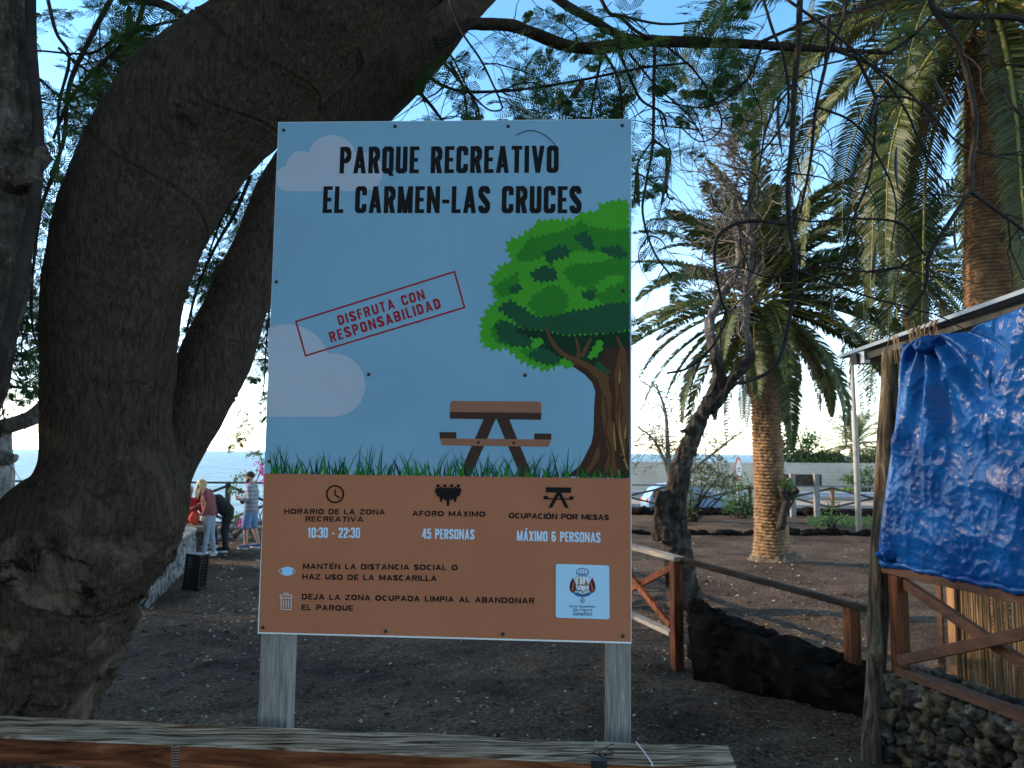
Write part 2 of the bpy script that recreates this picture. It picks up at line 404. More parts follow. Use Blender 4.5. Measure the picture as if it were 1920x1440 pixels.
# --- lettering: letters drawn as polygons
def arcpts(cx, cy, rx, ry, a0, a1, n=10): return [(cx + rx * math.cos(R(a0 + (a1 - a0) * i / n)), cy + ry * math.sin(R(a0 + (a1 - a0) * i / n))) for i in range(n + 1)]
def glyph(ch, w, t):
    """polygons of a letter of cap height 1, width w, stem t"""
    P_, hb = [], t * .86
    acc = {'Á': 'A', 'É': 'E', 'Ó': 'O'}
    if ch in acc:
        P_ = glyph(acc[ch], w, t); P_.append([(w * .42, 1.08), (w * .42 + t * .9, 1.08), (w * .62 + t * .75, 1.30), (w * .62 - t * .35, 1.30)]); return P_
    def bar(x0, y0, x1, y1): P_.append([(x0, y0), (x1, y0), (x1, y1), (x0, y1)])
    def par(xb, xt, yb, yt, tt=t): P_.append([(xb - tt / 2, yb), (xb + tt / 2, yb), (xt + tt / 2, yt), (xt - tt / 2, yt)])
    def path(pts, tw=None):
        n = len(pts); pts = [Vector((*p, 0)) for p in pts]; L, Rr = [], []
        for i, p in enumerate(pts):
            d0 = (pts[i] - pts[i - 1]).normalized() if i else None; d1 = (pts[i + 1] - pts[i]).normalized() if i < n - 1 else None
            d = ((d0 or d1) + (d1 or d0)).normalized(); nn = Vector((-d.y, d.x, 0))
            th = t * abs(d.y) + hb * abs(d.x); th = max(th, hb)
            L.append(p + nn * th / 2); Rr.append(p - nn * th / 2)
        for i in range(n - 1): P_.append([tuple(Rr[i][:2]), tuple(Rr[i + 1][:2]), tuple(L[i + 1][:2]), tuple(L[i][:2])])
    x0, x1, y0, y1 = t / 2, w - t / 2, hb / 2, 1 - hb / 2
    rx = (x1 - x0) / 2; ry = min(rx * 1.05, (y1 - y0) / 2); cx = w / 2
    def O_():
        if w > .62: return arcpts(cx, .5, rx, (y1 - y0) / 2, 0, 360, 32)
        return arcpts(cx, y1 - ry, rx, ry, 0, 180) + arcpts(cx, y0 + ry, rx, ry, 180, 360) + [(x1, y1 - ry)]
    if ch == 'I': bar(0, 0, t, 1)
    elif ch in 'EFL':
        bar(0, 0, t, 1)
        if ch in 'EL': bar(t, 0, w, hb)
        if ch in 'EF': bar(t, 1 - hb, w, 1); bar(t, .5 - hb / 2, w * .9, .5 + hb / 2)
    elif ch == 'H': bar(0, 0, t, 1); bar(w - t, 0, w, 1); bar(t, .5 - hb / 2, w - t, .5 + hb / 2)
    elif ch == 'T': bar(0, 1 - hb, w, 1); bar(w / 2 - t / 2, 0, w / 2 + t / 2, 1 - hb)
    elif ch == 'A': par(t / 2, w / 2, 0, 1, t); par(w - t / 2, w / 2, 0, 1, t); bar(w * .24, .2, w * .76, .2 + hb)
    elif ch == 'V': par(w / 2, t / 2, 0, 1, t); par(w / 2, w - t / 2, 0, 1, t)
    elif ch == 'M':
        bar(0, 0, t, 1); bar(w - t, 0, w, 1); par(w / 2, t * .6, .12 if w > .7 else 0, 1, t * .95); par(w / 2, w - t * .6, .12 if w > .7 else 0, 1, t * .95)
    elif ch == 'N': bar(0, 0, t, 1); bar(w - t, 0, w, 1); par(w - t * .5, t * .5, 0, 1, t * .92)
    elif ch == 'X': par(t * .6, w - t * .6, 0, 1, t * 1.15); par(w - t * .6, t * .6, 0, 1, t * 1.15)
    elif ch == 'Z': bar(0, 1 - hb, w, 1); bar(0, 0, w, hb); par(t * .65, w - t * .65, hb, 1 - hb, t * 1.25)
    elif ch in 'O0Q':
        path(O_())
        if ch == 'Q': par(w * .86, w * .52, -.10, .2, t * 1.05)
    elif ch == 'C':
        if w < .62: path([(x1, .66)] + arcpts(cx, y1 - ry, rx, ry, 0, 180) + arcpts(cx, y0 + ry, rx, ry, 180, 360) + [(x1, .34)])
        else: path(arcpts(cx, .5, rx, (y1 - y0) / 2, 50, 310, 24))
    elif ch == 'U': path([(x0, 1)] + arcpts(cx, y0 + ry, rx, ry, 180, 360) + [(x1, 1)])
    elif ch == 'J': path(arcpts(w * .42, y0 + .26, w * .42 - t * .3, .26, 200, 360) + [(x1, 1)])
    elif ch == 'D':
        bar(0, 0, t, 1); r2 = min(w - t * 1.5, .5 - hb / 2); xr = x1 - r2
        path([(t, y1), (max(t * 1.01, xr), y1)] + arcpts(xr, y1 - r2, r2, r2, 90, 0)[1:] + arcpts(xr, y0 + r2, r2, r2, 0, -90) + [(t, y0)])
    elif ch in 'PRB':
        bar(0, 0, t, 1); ym = .46 if ch == 'P' else .48
        r2 = (y1 - ym) / 2; ra = min(r2, (w - t * 1.5) * .95); xr = x1 - ra
        path([(t, y1), (max(t * 1.01, xr), y1)] + arcpts(xr, (y1 + ym) / 2, ra, r2, 90, -90)[1:] + [(t, ym)])
        if ch == 'R': par(w - t * .55, w * .56, 0, ym, t * 1.08)
        if ch == 'B':
            r3 = (ym - y0) / 2; ra = min(r3, (w - t * 1.5) * .95); xr = x1 - ra
            path([(t, ym), (max(t * 1.01, xr), ym)] + arcpts(xr, (y0 + ym) / 2, ra, r3, 90, -90)[1:] + [(t, y0)])
    elif ch == 'S':
        ra = rx; r1 = (y1 - .5) / 2
        path(crom([(x1, .72), (x1 - .01, .80), (cx + rx * .55, y1 - .03), (cx, y1), (cx - rx * .6, y1 - .04), (x0, .78), (x0 + rx * .12, .66), (cx, .5), (x1 - rx * .12, .34), (x1, .22), (cx + rx * .6, y0 + .04), (cx, y0), (cx - rx * .55, y0 + .03), (x0 + .01, .2), (x0, .28)], 4))
    elif ch == '1': bar(w * .5 - t * .3, 0, w * .5 + t * .7, 1); par(w * .2, w * .5, .72, .95, t * .9)
    elif ch == '2': path(crom([(x0, .72), (x0 + rx * .15, .88), (cx, y1), (x1 - rx * .12, .88), (x1, .74), (x1 - rx * .3, .52), (x0 + rx * .35, .26), (x0, .08)], 4)); bar(0, 0, w, hb)
    elif ch == '3': path(crom([(x0, .76), (x0 + rx * .2, .9), (cx, y1), (x1 - rx * .1, .88), (x1, .74), (x1 - rx * .3, .58), (cx * .9, .52)], 4)); path(crom([(cx * .9, .52), (x1 - rx * .25, .46), (x1, .28), (x1 - rx * .12, .12), (cx, y0), (x0 + rx * .2, .1), (x0, .26)], 4))
    elif ch == '4': bar(w * .58, 0, w * .58 + t, 1); bar(0, .2, w, .2 + hb); par(t * .5, w * .6, .2, 1, t * .9)
    elif ch == '5': bar(t * .2, 1 - hb, w * .95, 1); bar(t * .15, .5, t * 1.15, 1 - hb); path(crom([(t * .7, .52), (cx, .62), (x1 - rx * .1, .54), (x1, .34), (x1 - rx * .1, .12), (cx, y0), (x0 + rx * .15, .1), (x0, .26)], 4))
    elif ch == '6': path(arcpts(cx, .32, rx, .32 - hb / 2, 0, 360, 22)); path([(x0, .32), (x0, .7)] + arcpts(cx, y1 - ry, rx, ry, 180, 20))
    elif ch == '-': bar(0, .36, w, .36 + hb)
    elif ch == ':': bar(0, .08, t, .08 + t * 1.1); bar(0, .62, t, .62 + t * 1.1)
    return P_
def gw(ch, w, t, wide):
    b_ = {'Á': 'A', 'É': 'E', 'Ó': 'O'}.get(ch, ch)
    if b_ == 'I' or b_ == ':': return t
    if b_ == ' ': return w * (.62 if not wide else .55)
    if wide: return w * {'M': 1.22, 'O': 1.14, 'Q': 1.14, 'A': 1.12, 'N': 1.05, 'C': 1.02, 'D': 1.05, 'V': 1.1, 'E': .84, 'F': .82, 'L': .80, 'S': .86, 'P': .92, 'J': .78, 'B': .95, 'U': 1.0, 'H': 1.02}.get(b_, .95)
    return w * {'M': 1.32, 'A': 1.12, 'V': 1.12, 'E': .82, 'F': .8, 'L': .8, 'T': .92, 'X': 1.1, '-': .62, '1': .72, 'N': 1.14}.get(b_, 1)
def lettering(name, txt, pl, pr, cap, t, spc, mat, wide=False, parent=None, lay=None):
    pl3, pr3 = sp(*pl), sp(*pr); X = pr3 - pl3; L = X.length; X.normalize(); Y = SN.cross(X).normalized()
    caph = (sp(pl[0], pl[1]) - sp(pl[0], pl[1] - cap)).length; tot = L / caph
    lo, hi = .1, 3
    for _ in range(40):
        wv = (lo + hi) / 2; s_ = sum(gw(c_, wv, t, wide) for c_ in txt) + spc * (len(txt) - 1)
        if s_ > tot: hi = wv
        else: lo = wv
    lay = .0008
    mb = MB(); x = 0; kk = 0
    for c_ in txt:
        g_ = gw(c_, wv, t, wide)
        for pg in glyph(c_, g_, t):
            kk += 1
            ar = sum(pg[i][0] * pg[(i + 1) % len(pg)][1] - pg[(i + 1) % len(pg)][0] * pg[i][1] for i in range(len(pg)))
            if ar < 0: pg = pg[::-1]
            mb.poly([pl3 + X * ((x + u) * caph) + Y * (v_ * caph) + SN * (lay + kk * 1.2e-6) for u, v_ in pg])
        x += g_ + spc
    return mb.build(name, mat, parent or board)
lettering('title_lettering', 'PARQUE RECREATIVO', (636.5, 325.5), (1047, 324), 50, .165, .085, I_black)
lettering('title_lettering', 'EL CARMEN-LAS CRUCES', (605, 399.5), (1090, 400), 50, .165, .085, I_black)
a = Art(layer()); a.stroke([(555, 603), (852, 509.5), (871, 576.5), (573, 667)], 3.4, True); a.build('stamp_frame', I_red)
lettering('stamp_lettering', 'DISFRUTA CON', (636.5, 610.5), (798, 560.5), 19, .19, .2, I_red)
lettering('stamp_lettering', 'RESPONSABILIDAD', (621, 642.5), (828, 577.5), 20, .19, .2, I_red)
lettering('heading_lettering', 'HORARIO DE LA ZONA', (533, 963.6), (722, 965), 10, .245, .17, I_black, True)
lettering('heading_lettering', 'RECREATIVA', (572.5, 977.8), (681.5, 978.6), 10, .245, .17, I_black, True)
lettering('hours_lettering', '10:30 - 22:30', (577, 1008.2), (675, 1008.6), 19.2, .15, .07, I_white)
lettering('heading_lettering', 'AFORO MÁXIMO', (773, 967.5), (910, 968.9), 10, .245, .19, I_black, True)
lettering('capacity_lettering', '45 PERSONAS', (791, 1009.8), (889.5, 1011.6), 18.8, .15, .07, I_white)
lettering('heading_lettering', 'OCUPACIÓN POR MESAS', (954, 971.8), (1141.5, 975.4), 10.4, .245, .08, I_black, True)
lettering('capacity_lettering', 'MÁXIMO 6 PERSONAS', (969, 1013.8), (1126, 1017.4), 18.8, .15, .07, I_white)
lettering('notice_lettering', 'MANTÉN LA DISTANCIA SOCIAL O', (568, 1066.8), (858, 1069.4), 10.4, .245, .18, I_black, True)
lettering('notice_lettering', 'HAZ USO DE LA MASCARILLA', (567, 1086.3), (819, 1089.6), 10.4, .245, .18, I_black, True)
lettering('notice_lettering', 'DEJA LA ZONA OCUPADA LIMPIA AL ABANDONAR', (566, 1123.8), (1001.5, 1131.6), 10.4, .245, .18, I_black, True)
lettering('notice_lettering', 'EL PARQUE', (565.4, 1143.8), (662, 1145.4), 10.4, .245, .18, I_black, True)

# --- printed grass, tree and picnic table
random.seed(5)
def spikes(pts, amp, step, clipx=1181.5):
    out = []; n = len(pts); flip = 0
    for i in range(n):
        a_, b_ = Vector((*pts[i], 0)), Vector((*pts[(i + 1) % n], 0)); d = b_ - a_; m_ = max(1, int(d.length / step)); nn = Vector((d.y, -d.x, 0)).normalized()
        for j in range(m_):
            flip ^= 1; p = a_ + d * ((j + random.uniform(-.35, .35)) / m_); p += nn * (amp * random.uniform(.4, 1.9) if flip else -amp * random.uniform(.1, .5))
            out.append((min(clipx, p.x), p.y))
    return out
def c2(pts): return [(830 + x * .3404, 210 + y * .3404) for x, y in pts]     # from an enlargement of the print
def c4(pts): return [(800 + x * .20833, 680 + y * .20833) for x, y in pts]
def blobs(mat, lst, name, amp=5, step=6):
    a = Art(layer())
    for pts in lst:
        ar = sum(pts[i][0] * pts[(i + 1) % len(pts)][1] - pts[(i + 1) % len(pts)][0] * pts[i][1] for i in range(len(pts)))
        a.pts(spikes(c2(pts if ar > 0 else pts[::-1]), amp, step))
    return a.build(name, mat)
# trunk
a = Art(layer()); a.pts(c4([(1100, -90), (1330, 45), (1420, 105), (1490, 180), (1517, 260), (1507, 400), (1500, 640), (1480, 730), (1420, 850), (1375, 930), (1262, 1022), (1826, 1038), (1830, -180)])); a.build('tree_trunk_print', I_b5)
a = Art(layer())
a.pts(c4([(1575, 1028), (1640, 820), (1600, 640), (1570, 420), (1580, 280), (1540, 150), (1420, 40), (1250, -40), (1110, -120), (1150, -190), (1260, -70), (1420, 0), (1560, 60), (1640, 190), (1668, 330), (1655, 480), (1700, 640), (1690, 820), (1720, 1030)]))
a.pts(c4([(1700, 300), (1690, 100), (1720, -60), (1760, -160), (1790, -120), (1815, 80), (1820, 300), (1822, 700), (1780, 900), (1735, 700), (1700, 520)]))
a.pts(c4([(1480, 900), (1560, 700), (1555, 860), (1440, 1020), (1400, 1024)]))
a.build('tree_trunk_print', I_b3)
a = Art(layer())
for st in ([(1600, 300), (1625, 480), (1610, 640), (1660, 800), (1640, 1020)], [(1750, 50), (1735, 250), (1760, 420), (1740, 560)], [(1560, 560), (1540, 700), (1570, 840), (1500, 1010)], [(1690, 330), (1670, 420)], [(1725, 320), (1718, 440)], [(1780, 560), (1800, 760), (1790, 1000)]):
    a.stroke([tuple(p) for p in crom(c4(st), 4)], 3)
a.build('tree_trunk_print', I_b5)
a = Art(layer())
for st in ([(1735, 490), (1740, 640), (1770, 800), (1800, 950)], [(1685, 540), (1690, 680), (1700, 790)], [(1790, 560), (1785, 680)], [(1740, 60), (1735, 180)], [(1720, 960), (1745, 1030)], [(1745, 820), (1790, 900), (1815, 960)]):
    pp = crom(c4(st), 4)
    for i in range(len(pp) - 1): a.stroke([tuple(pp[i]), tuple(pp[i + 1])], .8 + 2.4 * math.sin(math.pi * (i + .5) / len(pp)))
a.build('tree_trunk_print', I_b4)
blobs(I_g1, [[(1025, 495), (970, 485), (900, 497), (870, 520), (845, 552), (790, 552), (745, 568), (720, 592), (650, 600), (600, 594), (515, 608), (502, 650), (455, 664), (440, 690), (372, 712), (352, 745), (375, 790), (385, 830), (330, 845), (300, 885), (275, 910), (268, 950), (285, 1000), (300, 1040), (265, 1075), (235, 1120), (218, 1160), (208, 1240), (240, 1285), (280, 1310), (330, 1296), (380, 1316), (420, 1362), (490, 1392), (580, 1420), (640, 1392), (700, 1410), (720, 1330), (860, 1240), (1030, 1240)]], 'tree_foliage_print', 5, 5.5)
blobs(I_g2, [[(1030, 640), (940, 660), (860, 640), (800, 620), (760, 590), (720, 640), (650, 660), (590, 670), (540, 690), (480, 700), (430, 760), (400, 820), (480, 820), (560, 790), (600, 850), (700, 880), (760, 930), (830, 1010), (900, 1060), (1030, 1040)],
             [(470, 1010), (560, 960), (640, 960), (690, 1020), (680, 1090), (620, 1140), (540, 1120), (480, 1080)], [(290, 960), (360, 920), (420, 880), (390, 990), (320, 1020)], [(850, 1010), (900, 930), (980, 910), (1030, 930), (1030, 1060), (930, 1080)], [(260, 1200), (320, 1150), (420, 1200), (480, 1270), (380, 1290), (300, 1270)], [(660, 830), (760, 820), (850, 860), (830, 930), (740, 960), (680, 900)], [(420, 1310), (520, 1300), (640, 1350), (600, 1390), (500, 1370)]], 'tree_foliage_print', 4, 5)
blobs(I_g1, [[(600, 820), (640, 790), (740, 770), (830, 780), (900, 760), (940, 800), (830, 830), (700, 830), (660, 880), (640, 900)], [(850, 960), (900, 910), (960, 895), (1010, 930), (930, 950), (860, 1000)], [(400, 1050), (450, 980), (520, 930), (600, 940), (500, 1000), (450, 1070)], [(770, 480 + 120), (860, 560), (960, 520), (1020, 560), (930, 600), (850, 640)]], 'tree_foliage_print', 4, 5)
blobs(I_g3, [[(560, 780), (640, 735), (700, 760), (690, 790), (600, 820), (580, 830)], [(490, 890), (560, 845), (620, 870), (640, 920), (560, 930), (510, 930)], [(735, 690), (770, 660), (820, 700), (830, 760), (780, 750)], [(870, 750), (930, 745), (980, 740), (1020, 790), (960, 800), (900, 780)], [(355, 970), (430, 955), (420, 1000), (380, 1000)], [(310, 1080), (370, 1040), (440, 1080), (500, 1130), (610, 1130), (700, 1100), (800, 1090), (900, 1060), (1030, 1050), (1030, 1190), (930, 1220), (800, 1220), (680, 1230), (560, 1200), (450, 1200), (370, 1130)], [(295, 1170), (340, 1150), (420, 1190), (500, 1260), (480, 1290), (380, 1290), (310, 1240)], [(480, 1330), (560, 1290), (660, 1340), (640, 1380), (560, 1390), (490, 1350)], [(770, 1000), (830, 980), (840, 1040), (790, 1030)]], 'tree_foliage_print', 4, 5)
blobs(I_g4, [[(390, 1185), (430, 1200), (560, 1205), (680, 1235), (850, 1230), (1030, 1210), (1030, 1290), (900, 1290), (840, 1400), (700, 1370), (560, 1300), (520, 1290), (560, 1255), (500, 1245), (430, 1220)]], 'tree_foliage_print', 3, 5)
a = Art(layer())
br = [(570, 1190), (600, 1260), (660, 1330), (760, 1380), (850, 1430), (900, 1470)]
pp = crom(c2(br), 5)
for i in range(len(pp) - 1): a.stroke([tuple(pp[i]), tuple(pp[i + 1])], 5 + 9 * i / len(pp))
for st in ([(735, 1380), (750, 1320), (735, 1250)], [(770, 1340), (800, 1280), (815, 1250)], [(1000, 1400), (985, 1300), (960, 1240)]):
    pp = crom(c2(st), 4)
    for i in range(len(pp) - 1): a.stroke([tuple(pp[i]), tuple(pp[i + 1])], 8 - 5 * i / len(pp))
a.build('tree_trunk_print', I_b3)
blobs(I_g1, [[(800, 1350), (850, 1270), (870, 1250), (880, 1290), (850, 1340), (820, 1360)], [(505, 1265), (550, 1250), (560, 1270), (520, 1290)]], 'tree_foliage_print', 3, 5)
blobs(I_g3, [[(830, 1370), (880, 1390), (920, 1440), (860, 1420)]], 'tree_foliage_print', 3, 5)
# table legs, seats, top
a = Art(layer()); a.pts(c4([(515, 505), (622, 505), (400, 1016), (287, 1014)])); a.pts(c4([(630, 505), (742, 508), (955, 1026), (848, 1024)])); a.pts(c4([(210, 444), (1032, 452), (1030, 514), (210, 504)]))
a.pts(c4([(116, 624), (268, 626), (268, 684), (118, 683)])); a.pts(c4([(968, 637), (1122, 638), (1122, 692), (968, 690)])); a.build('picnic_table_print', I_b2)
a = Art(layer()); a.pts(c4([(118, 681), (1122, 692), (1095, 757), (142, 744)])); a.pts(c4([(212, 443), (212, 370), (220, 352), (240, 344), (1005, 350), (1025, 358), (1032, 378), (1032, 452)])); a.build('picnic_table_print', I_b1)
a = Art(layer()); a.disc(*c4([(466, 718)])[0], 2.9); a.disc(*c4([(785, 722)])[0], 2.9); a.build('picnic_table_print', I_b2)
for mat, cnt, hmin, hmax in ((I_g4, 120, 16, 40), (I_g3, 130, 18, 54), (I_g2, 80, 16, 50)):
    a = Art(layer())
    for i in range(cnt):
        x = random.uniform(503, 1172); yb = 887.9 + (x - 497) / 683 * 9.2; big = .55 if x > 1085 else 1; h = random.uniform(hmin, hmax) * random.choice((.5, .8, 1, 1.15)) * big; ln = random.uniform(-.62, .62) * h; wd = random.uniform(1.6, 3.6)
        if x + ln < 500 or x + ln > 1178: ln = -ln
        a.pts([(x - wd / 2, yb), (x + ln * .45 - wd * .3, yb - h * .55), (x + ln, yb - h), (x + ln * .45 + wd * .3, yb - h * .55), (x + wd / 2, yb)])
    a.build('grass_print', mat)
# icons
a = Art(layer()); cx, cy = 628.6, 926.4
for i in range(40):
    t0, t1 = 2 * math.pi * i / 40, 2 * math.pi * (i + 1) / 40
    a.pts([(cx + r_ * math.cos(t_), cy + r_ * math.sin(t_)) for r_, t_ in ((17.2, t0), (17.2, t1), (14, t1), (14, t0))])
a.stroke([(628.8, 918.5), (628.8, 928)], 2.8); a.stroke([(628.8, 928), (636.5, 933)], 2.8); a.build('clock_icon', I_black)
a = Art(layer())
for x, y, s_ in ((821.5, 911, 1), (834.2, 911, 1), (847, 911, 1), (859.6, 911, 1), (827.5, 916, 1.05), (853.5, 916, 1.05), (840.2, 917, 1.15)):
    a.disc(x, y, 3.3 * s_, n=14); L_ = {911: 20, 916: 25, 917: 32}[y]
    if x in (834.2, 847): L_ = 27
    a.pts(rrect(x - 5.6 * s_, y + 4, x + 5.6 * s_, y + 13, 3)); a.pts([(x - 5, y + 10), (x + 5, y + 10), (x + 1.6, y + L_), (x - 1.6, y + L_)])
a.build('crowd_icon', I_black)
def c6(pts): return [(830 + x * .2361, 880 + y * .2361) for x, y in pts]
a = Art(layer()); a.pts(c6([(820, 141), (1020, 144), (1020, 186), (820, 183)])); a.pts(c6([(798, 210), (836, 211), (840, 228), (1002, 231), (1006, 214), (1043, 215), (1036, 242), (806, 238)])); a.pts(c6([(905, 184), (935, 184), (868, 306), (840, 304)])); a.pts(c6([(910, 184), (940, 184), (1002, 306), (974, 307)])); a.build('picnic_table_icon', I_black)
# face mask and bin
a = Art(layer()); a.stroke([(539 + 14.5 * math.cos(R(i * 12)), 1070.6 + 7 * math.sin(R(i * 12))) for i in range(30)], 1.3, True); a.build('face_mask_icon', I_grey)
a = Art(layer()); a.pts([(528.3, 1066), (533, 1063.2), (539, 1062.2), (545, 1063.2), (550, 1066), (549.2, 1071), (549.6, 1076), (545, 1078.4), (539, 1079.4), (533, 1078.4), (528.8, 1076), (529, 1071)]); a.build('face_mask_icon', I_mask)
a = Art(layer()); a.stroke(rrect(527.6, 1121, 546.4, 1142.6, 3, 4), 1.7, True); a.stroke(rrect(525.8, 1115.3, 548, 1120.6, 1.5, 3), 1.6, True); a.stroke([(532.5, 1115), (533.5, 1112), (540, 1112), (541.4, 1115)], 1.6)
for x in (532.4, 537, 541.6): a.stroke([(x, 1125), (x, 1138)], 1.7)
a.build('waste_bin_icon', I_grey)
# municipal crest
def c7(pts): return [(1020 + x * .0972, 1040 + y * .0972) for x, y in pts]
lg = [(268, 176), (1215, 205), (1245, 215), (1257, 245), (1266, 1200), (1255, 1232), (1225, 1244), (265, 1212), (237, 1202), (226, 1172), (228, 215), (240, 185)]
a = Art(layer()); a.pts(c7(lg)); a.build('crest_plate', I_logo)
a = Art(layer())
for sx in (-1, 1):
    dp = [(0, -175), (22, -120), (56, -50), (66, 40), (56, 90), (20, 135), (-20, 125), (-56, 90), (-64, 40), (-50, -50), (-20, -120)]
    a.pts(c7([(742 + sx * (186 + x), 600 + y) for x, y in dp][::(1 if sx > 0 else -1)]))
a.build('crest_emblem', I_maroon)
a = Art(layer()); a.pts(c7([(560, 715), (620, 730), (742, 770), (860, 730), (930, 715), (915, 750), (850, 795), (742, 818), (630, 795), (570, 750)])); a.build('crest_emblem', I_ribbon)
a = Art(layer()); a.pts(c7([(610, 420), (874, 424), (872, 680), (850, 720), (800, 752), (742, 765), (680, 752), (630, 720), (612, 680)])); a.build('crest_emblem', I_navy)
a = Art(layer()); a.pts(c7([(617, 428), (867, 431), (865, 678), (845, 714), (798, 744), (742, 757), (684, 744), (637, 714), (619, 678)])); a.build('crest_emblem', ink('print_shield_white', (.68, .72, .76)))
a = Art(layer()); a.pts(c7([(645, 450), (698, 450), (688, 480), (688, 560), (700, 600), (640, 600), (654, 560), (654, 480)])); a.pts(c7([(765, 590), (800, 505), (825, 505), (862, 590)]))
for sx in (-1, 1): a.stroke(c7([(742 + sx * 168, 540), (742 + sx * 182, 600), (742 + sx * 205, 700)]), 1.9); a.stroke(c7([(742 + sx * 150, 600), (742 + sx * 182, 590), (742 + sx * 175, 680)]), 1.2)
a.disc(*c7([(742, 580)])[0], 2.4); a.build('crest_emblem', I_gold)
a = Art(layer()); a.stroke(c7([(742, 430), (742, 540)]), .7); a.stroke(c7([(620, 580), (712, 580)]), .7); a.stroke(c7([(770, 597), (866, 597)]), .7); a.disc(*c7([(812, 480)])[0], .9, 1.9); a.stroke(c7([(812, 612), (812, 690)]), .9); a.stroke(c7([(785, 655), (790, 690), (812, 702), (838, 690), (842, 655)]), .9)
a.stroke(c7([(628, 660), (650, 620), (690, 625), (715, 665)]), 1); a.stroke(c7([(625, 675), (670, 690), (715, 680)]), 2); a.stroke(c7([(650, 720), (700, 712), (742, 690), (790, 715)]), 1); a.disc(*c7([(742, 725)])[0], 1.6)
# crown and medal
for i in range(5): a.stroke([tuple(p) for p in c7([(742 + (i - 2) * 30, 385), (742 + (i - 2) * 52 - 12, 330), (742 + (i - 2) * 50, 280), (742 + (i - 2) * 24, 272)])], .8)
a.stroke(c7([(640, 385), (622, 320), (660, 275), (742, 262), (820, 275), (860, 320), (842, 385), (742, 372)]), 1.1, True); a.stroke(c7([(665, 405), (742, 396), (820, 408)]), 1.2); a.stroke(c7([(742, 240), (742, 262)]), .8)
a.stroke([(c7([(742 + 38 * math.cos(R(i * 30)), 880 + 40 * math.sin(R(i * 30)))])[0]) for i in range(12)], 1, True); a.disc(*c7([(742, 880)])[0], 1.5); a.stroke(c7([(742, 822), (742, 842)]), 1.2); a.stroke(c7([(742, 915), (742, 935)]), 1.2)
a.build('crest_emblem', I_navy)
def font_text(name, txt, pl, pr, mat):
    cu = bpy.data.curves.new(name, 'FONT'); cu.body = txt; cu.size = 1; cu.resolution_u = 2; cu.offset = .012
    o = bpy.data.objects.new(name, cu); COL.objects.link(o); dg = bpy.context.evaluated_depsgraph_get(); dg.update()
    me = bpy.data.meshes.new_from_object(o.evaluated_get(dg)); bpy.data.objects.remove(o)
    x = [v_.co.x for v_ in me.vertices]; x0, x1 = min(x), max(x); p0, p1 = sp(*pl), sp(*pr); X = (p1 - p0).normalized(); Y = SN.cross(X); k_ = (p1 - p0).length / (x1 - x0); ly = layer()
    for v_ in me.vertices: v_.co = p0 + X * ((v_.co.x - x0) * k_) + Y * (v_.co.y * k_ * 1.25) + SN * ly
    me.materials.clear(); me.materials.append(mat); link(bpy.data.objects.new(name, me), board)
font_text('crest_lettering', 'Excmo. Ayuntamiento', c7([(495, 1010)])[0], c7([(992, 1018)])[0], I_navy)
font_text('crest_lettering', 'Villa y Puerto de', c7([(555, 1080)])[0], c7([(930, 1086)])[0], I_navy)
font_text('crest_lettering', 'Garachico', c7([(553, 1165)])[0], c7([(932, 1172)])[0], I_navy)
# a hair-like twig stuck to the board, screws
a = Art(layer()); pp = crom([(968, 254), (985, 246.5), (1003, 246), (1020, 253), (1033, 263), (1041, 272)], 4); a.stroke([tuple(p) for p in pp], 1.3); a.build('stuck_twig', I_black)
M_screw = nmat('dark_screw', [(.02, .02, .02), (.09, .085, .08)], 300, .5, .2, metal=.6)
for x, y in ((532, 244), (741, 237), (953, 237), (1167, 235.5), (518.5, 528.5), (1168.5, 545), (691.5, 702), (984.5, 703.5), (505, 865.5), (493, 1176.5), (723, 1183.5), (943, 1189), (1168, 1192.5), (1168, 857)):
    m_ = MB(); p = sp(x, y, .0005); mt = Matrix((EX, EY, SN)).transposed(); m_.ball(p, .0052, .0052, .0016 + LAY[0], 12, 6, mt)
    o = m_.build('screw', M_screw, board, True)
# posts
def wood(name, dark, mid, light, axis_, sc=14, rough=.85, bm=.5):
    st = [1, 1, 1]; st[axis_] = .06
    return nmat(name, [dark, mid, light], sc, rough, bm, sc * 3.2, tuple(st), spec=.1, dist=1.2, bdist=.004, rng=(.26, .74))
M_gpost = wood('weathered_grey_timber', (.10, .095, .085), (.22, .21, .19), (.36, .345, .31), 2, 120)
for (xl, xr, py) in ((478.5, 537, 1340), (1137, 1184, 1340)):
    back = SN * -.0135; wdt = .075
    pc = (sp((xl + xr) / 2, py) + back); e = EX.copy(); e.z = 0; e.normalize(); nn = Vector((SN.x, SN.y, 0)).normalized()
    if xl < 600: wl = (sp(xr, py) - sp(xl, py)).length * .96
    else: wl = (sp(xr, py) - sp(xl, py)).length * 1.0
    topz = SG['TL'].z - .03; pz0 = -.3; m_ = MB(); dp = .06
    sl = -SN.z                       # the board leans a little with its posts
    def at(z, u, d):
        base = pc + EY * ((z - pc.z) / max(.2, EY.z)); return base + EX * u - SN * d
    m_.hexa([at(pz0, -wl / 2, dp), at(pz0, wl / 2, dp), at(pz0, wl / 2, 0), at(pz0, -wl / 2, 0), at(topz, -wl / 2, dp), at(topz, wl / 2, dp), at(topz, wl / 2, 0), at(topz, -wl / 2, 0)])
    m_.build('post', M_gpost, sign, False, .003)
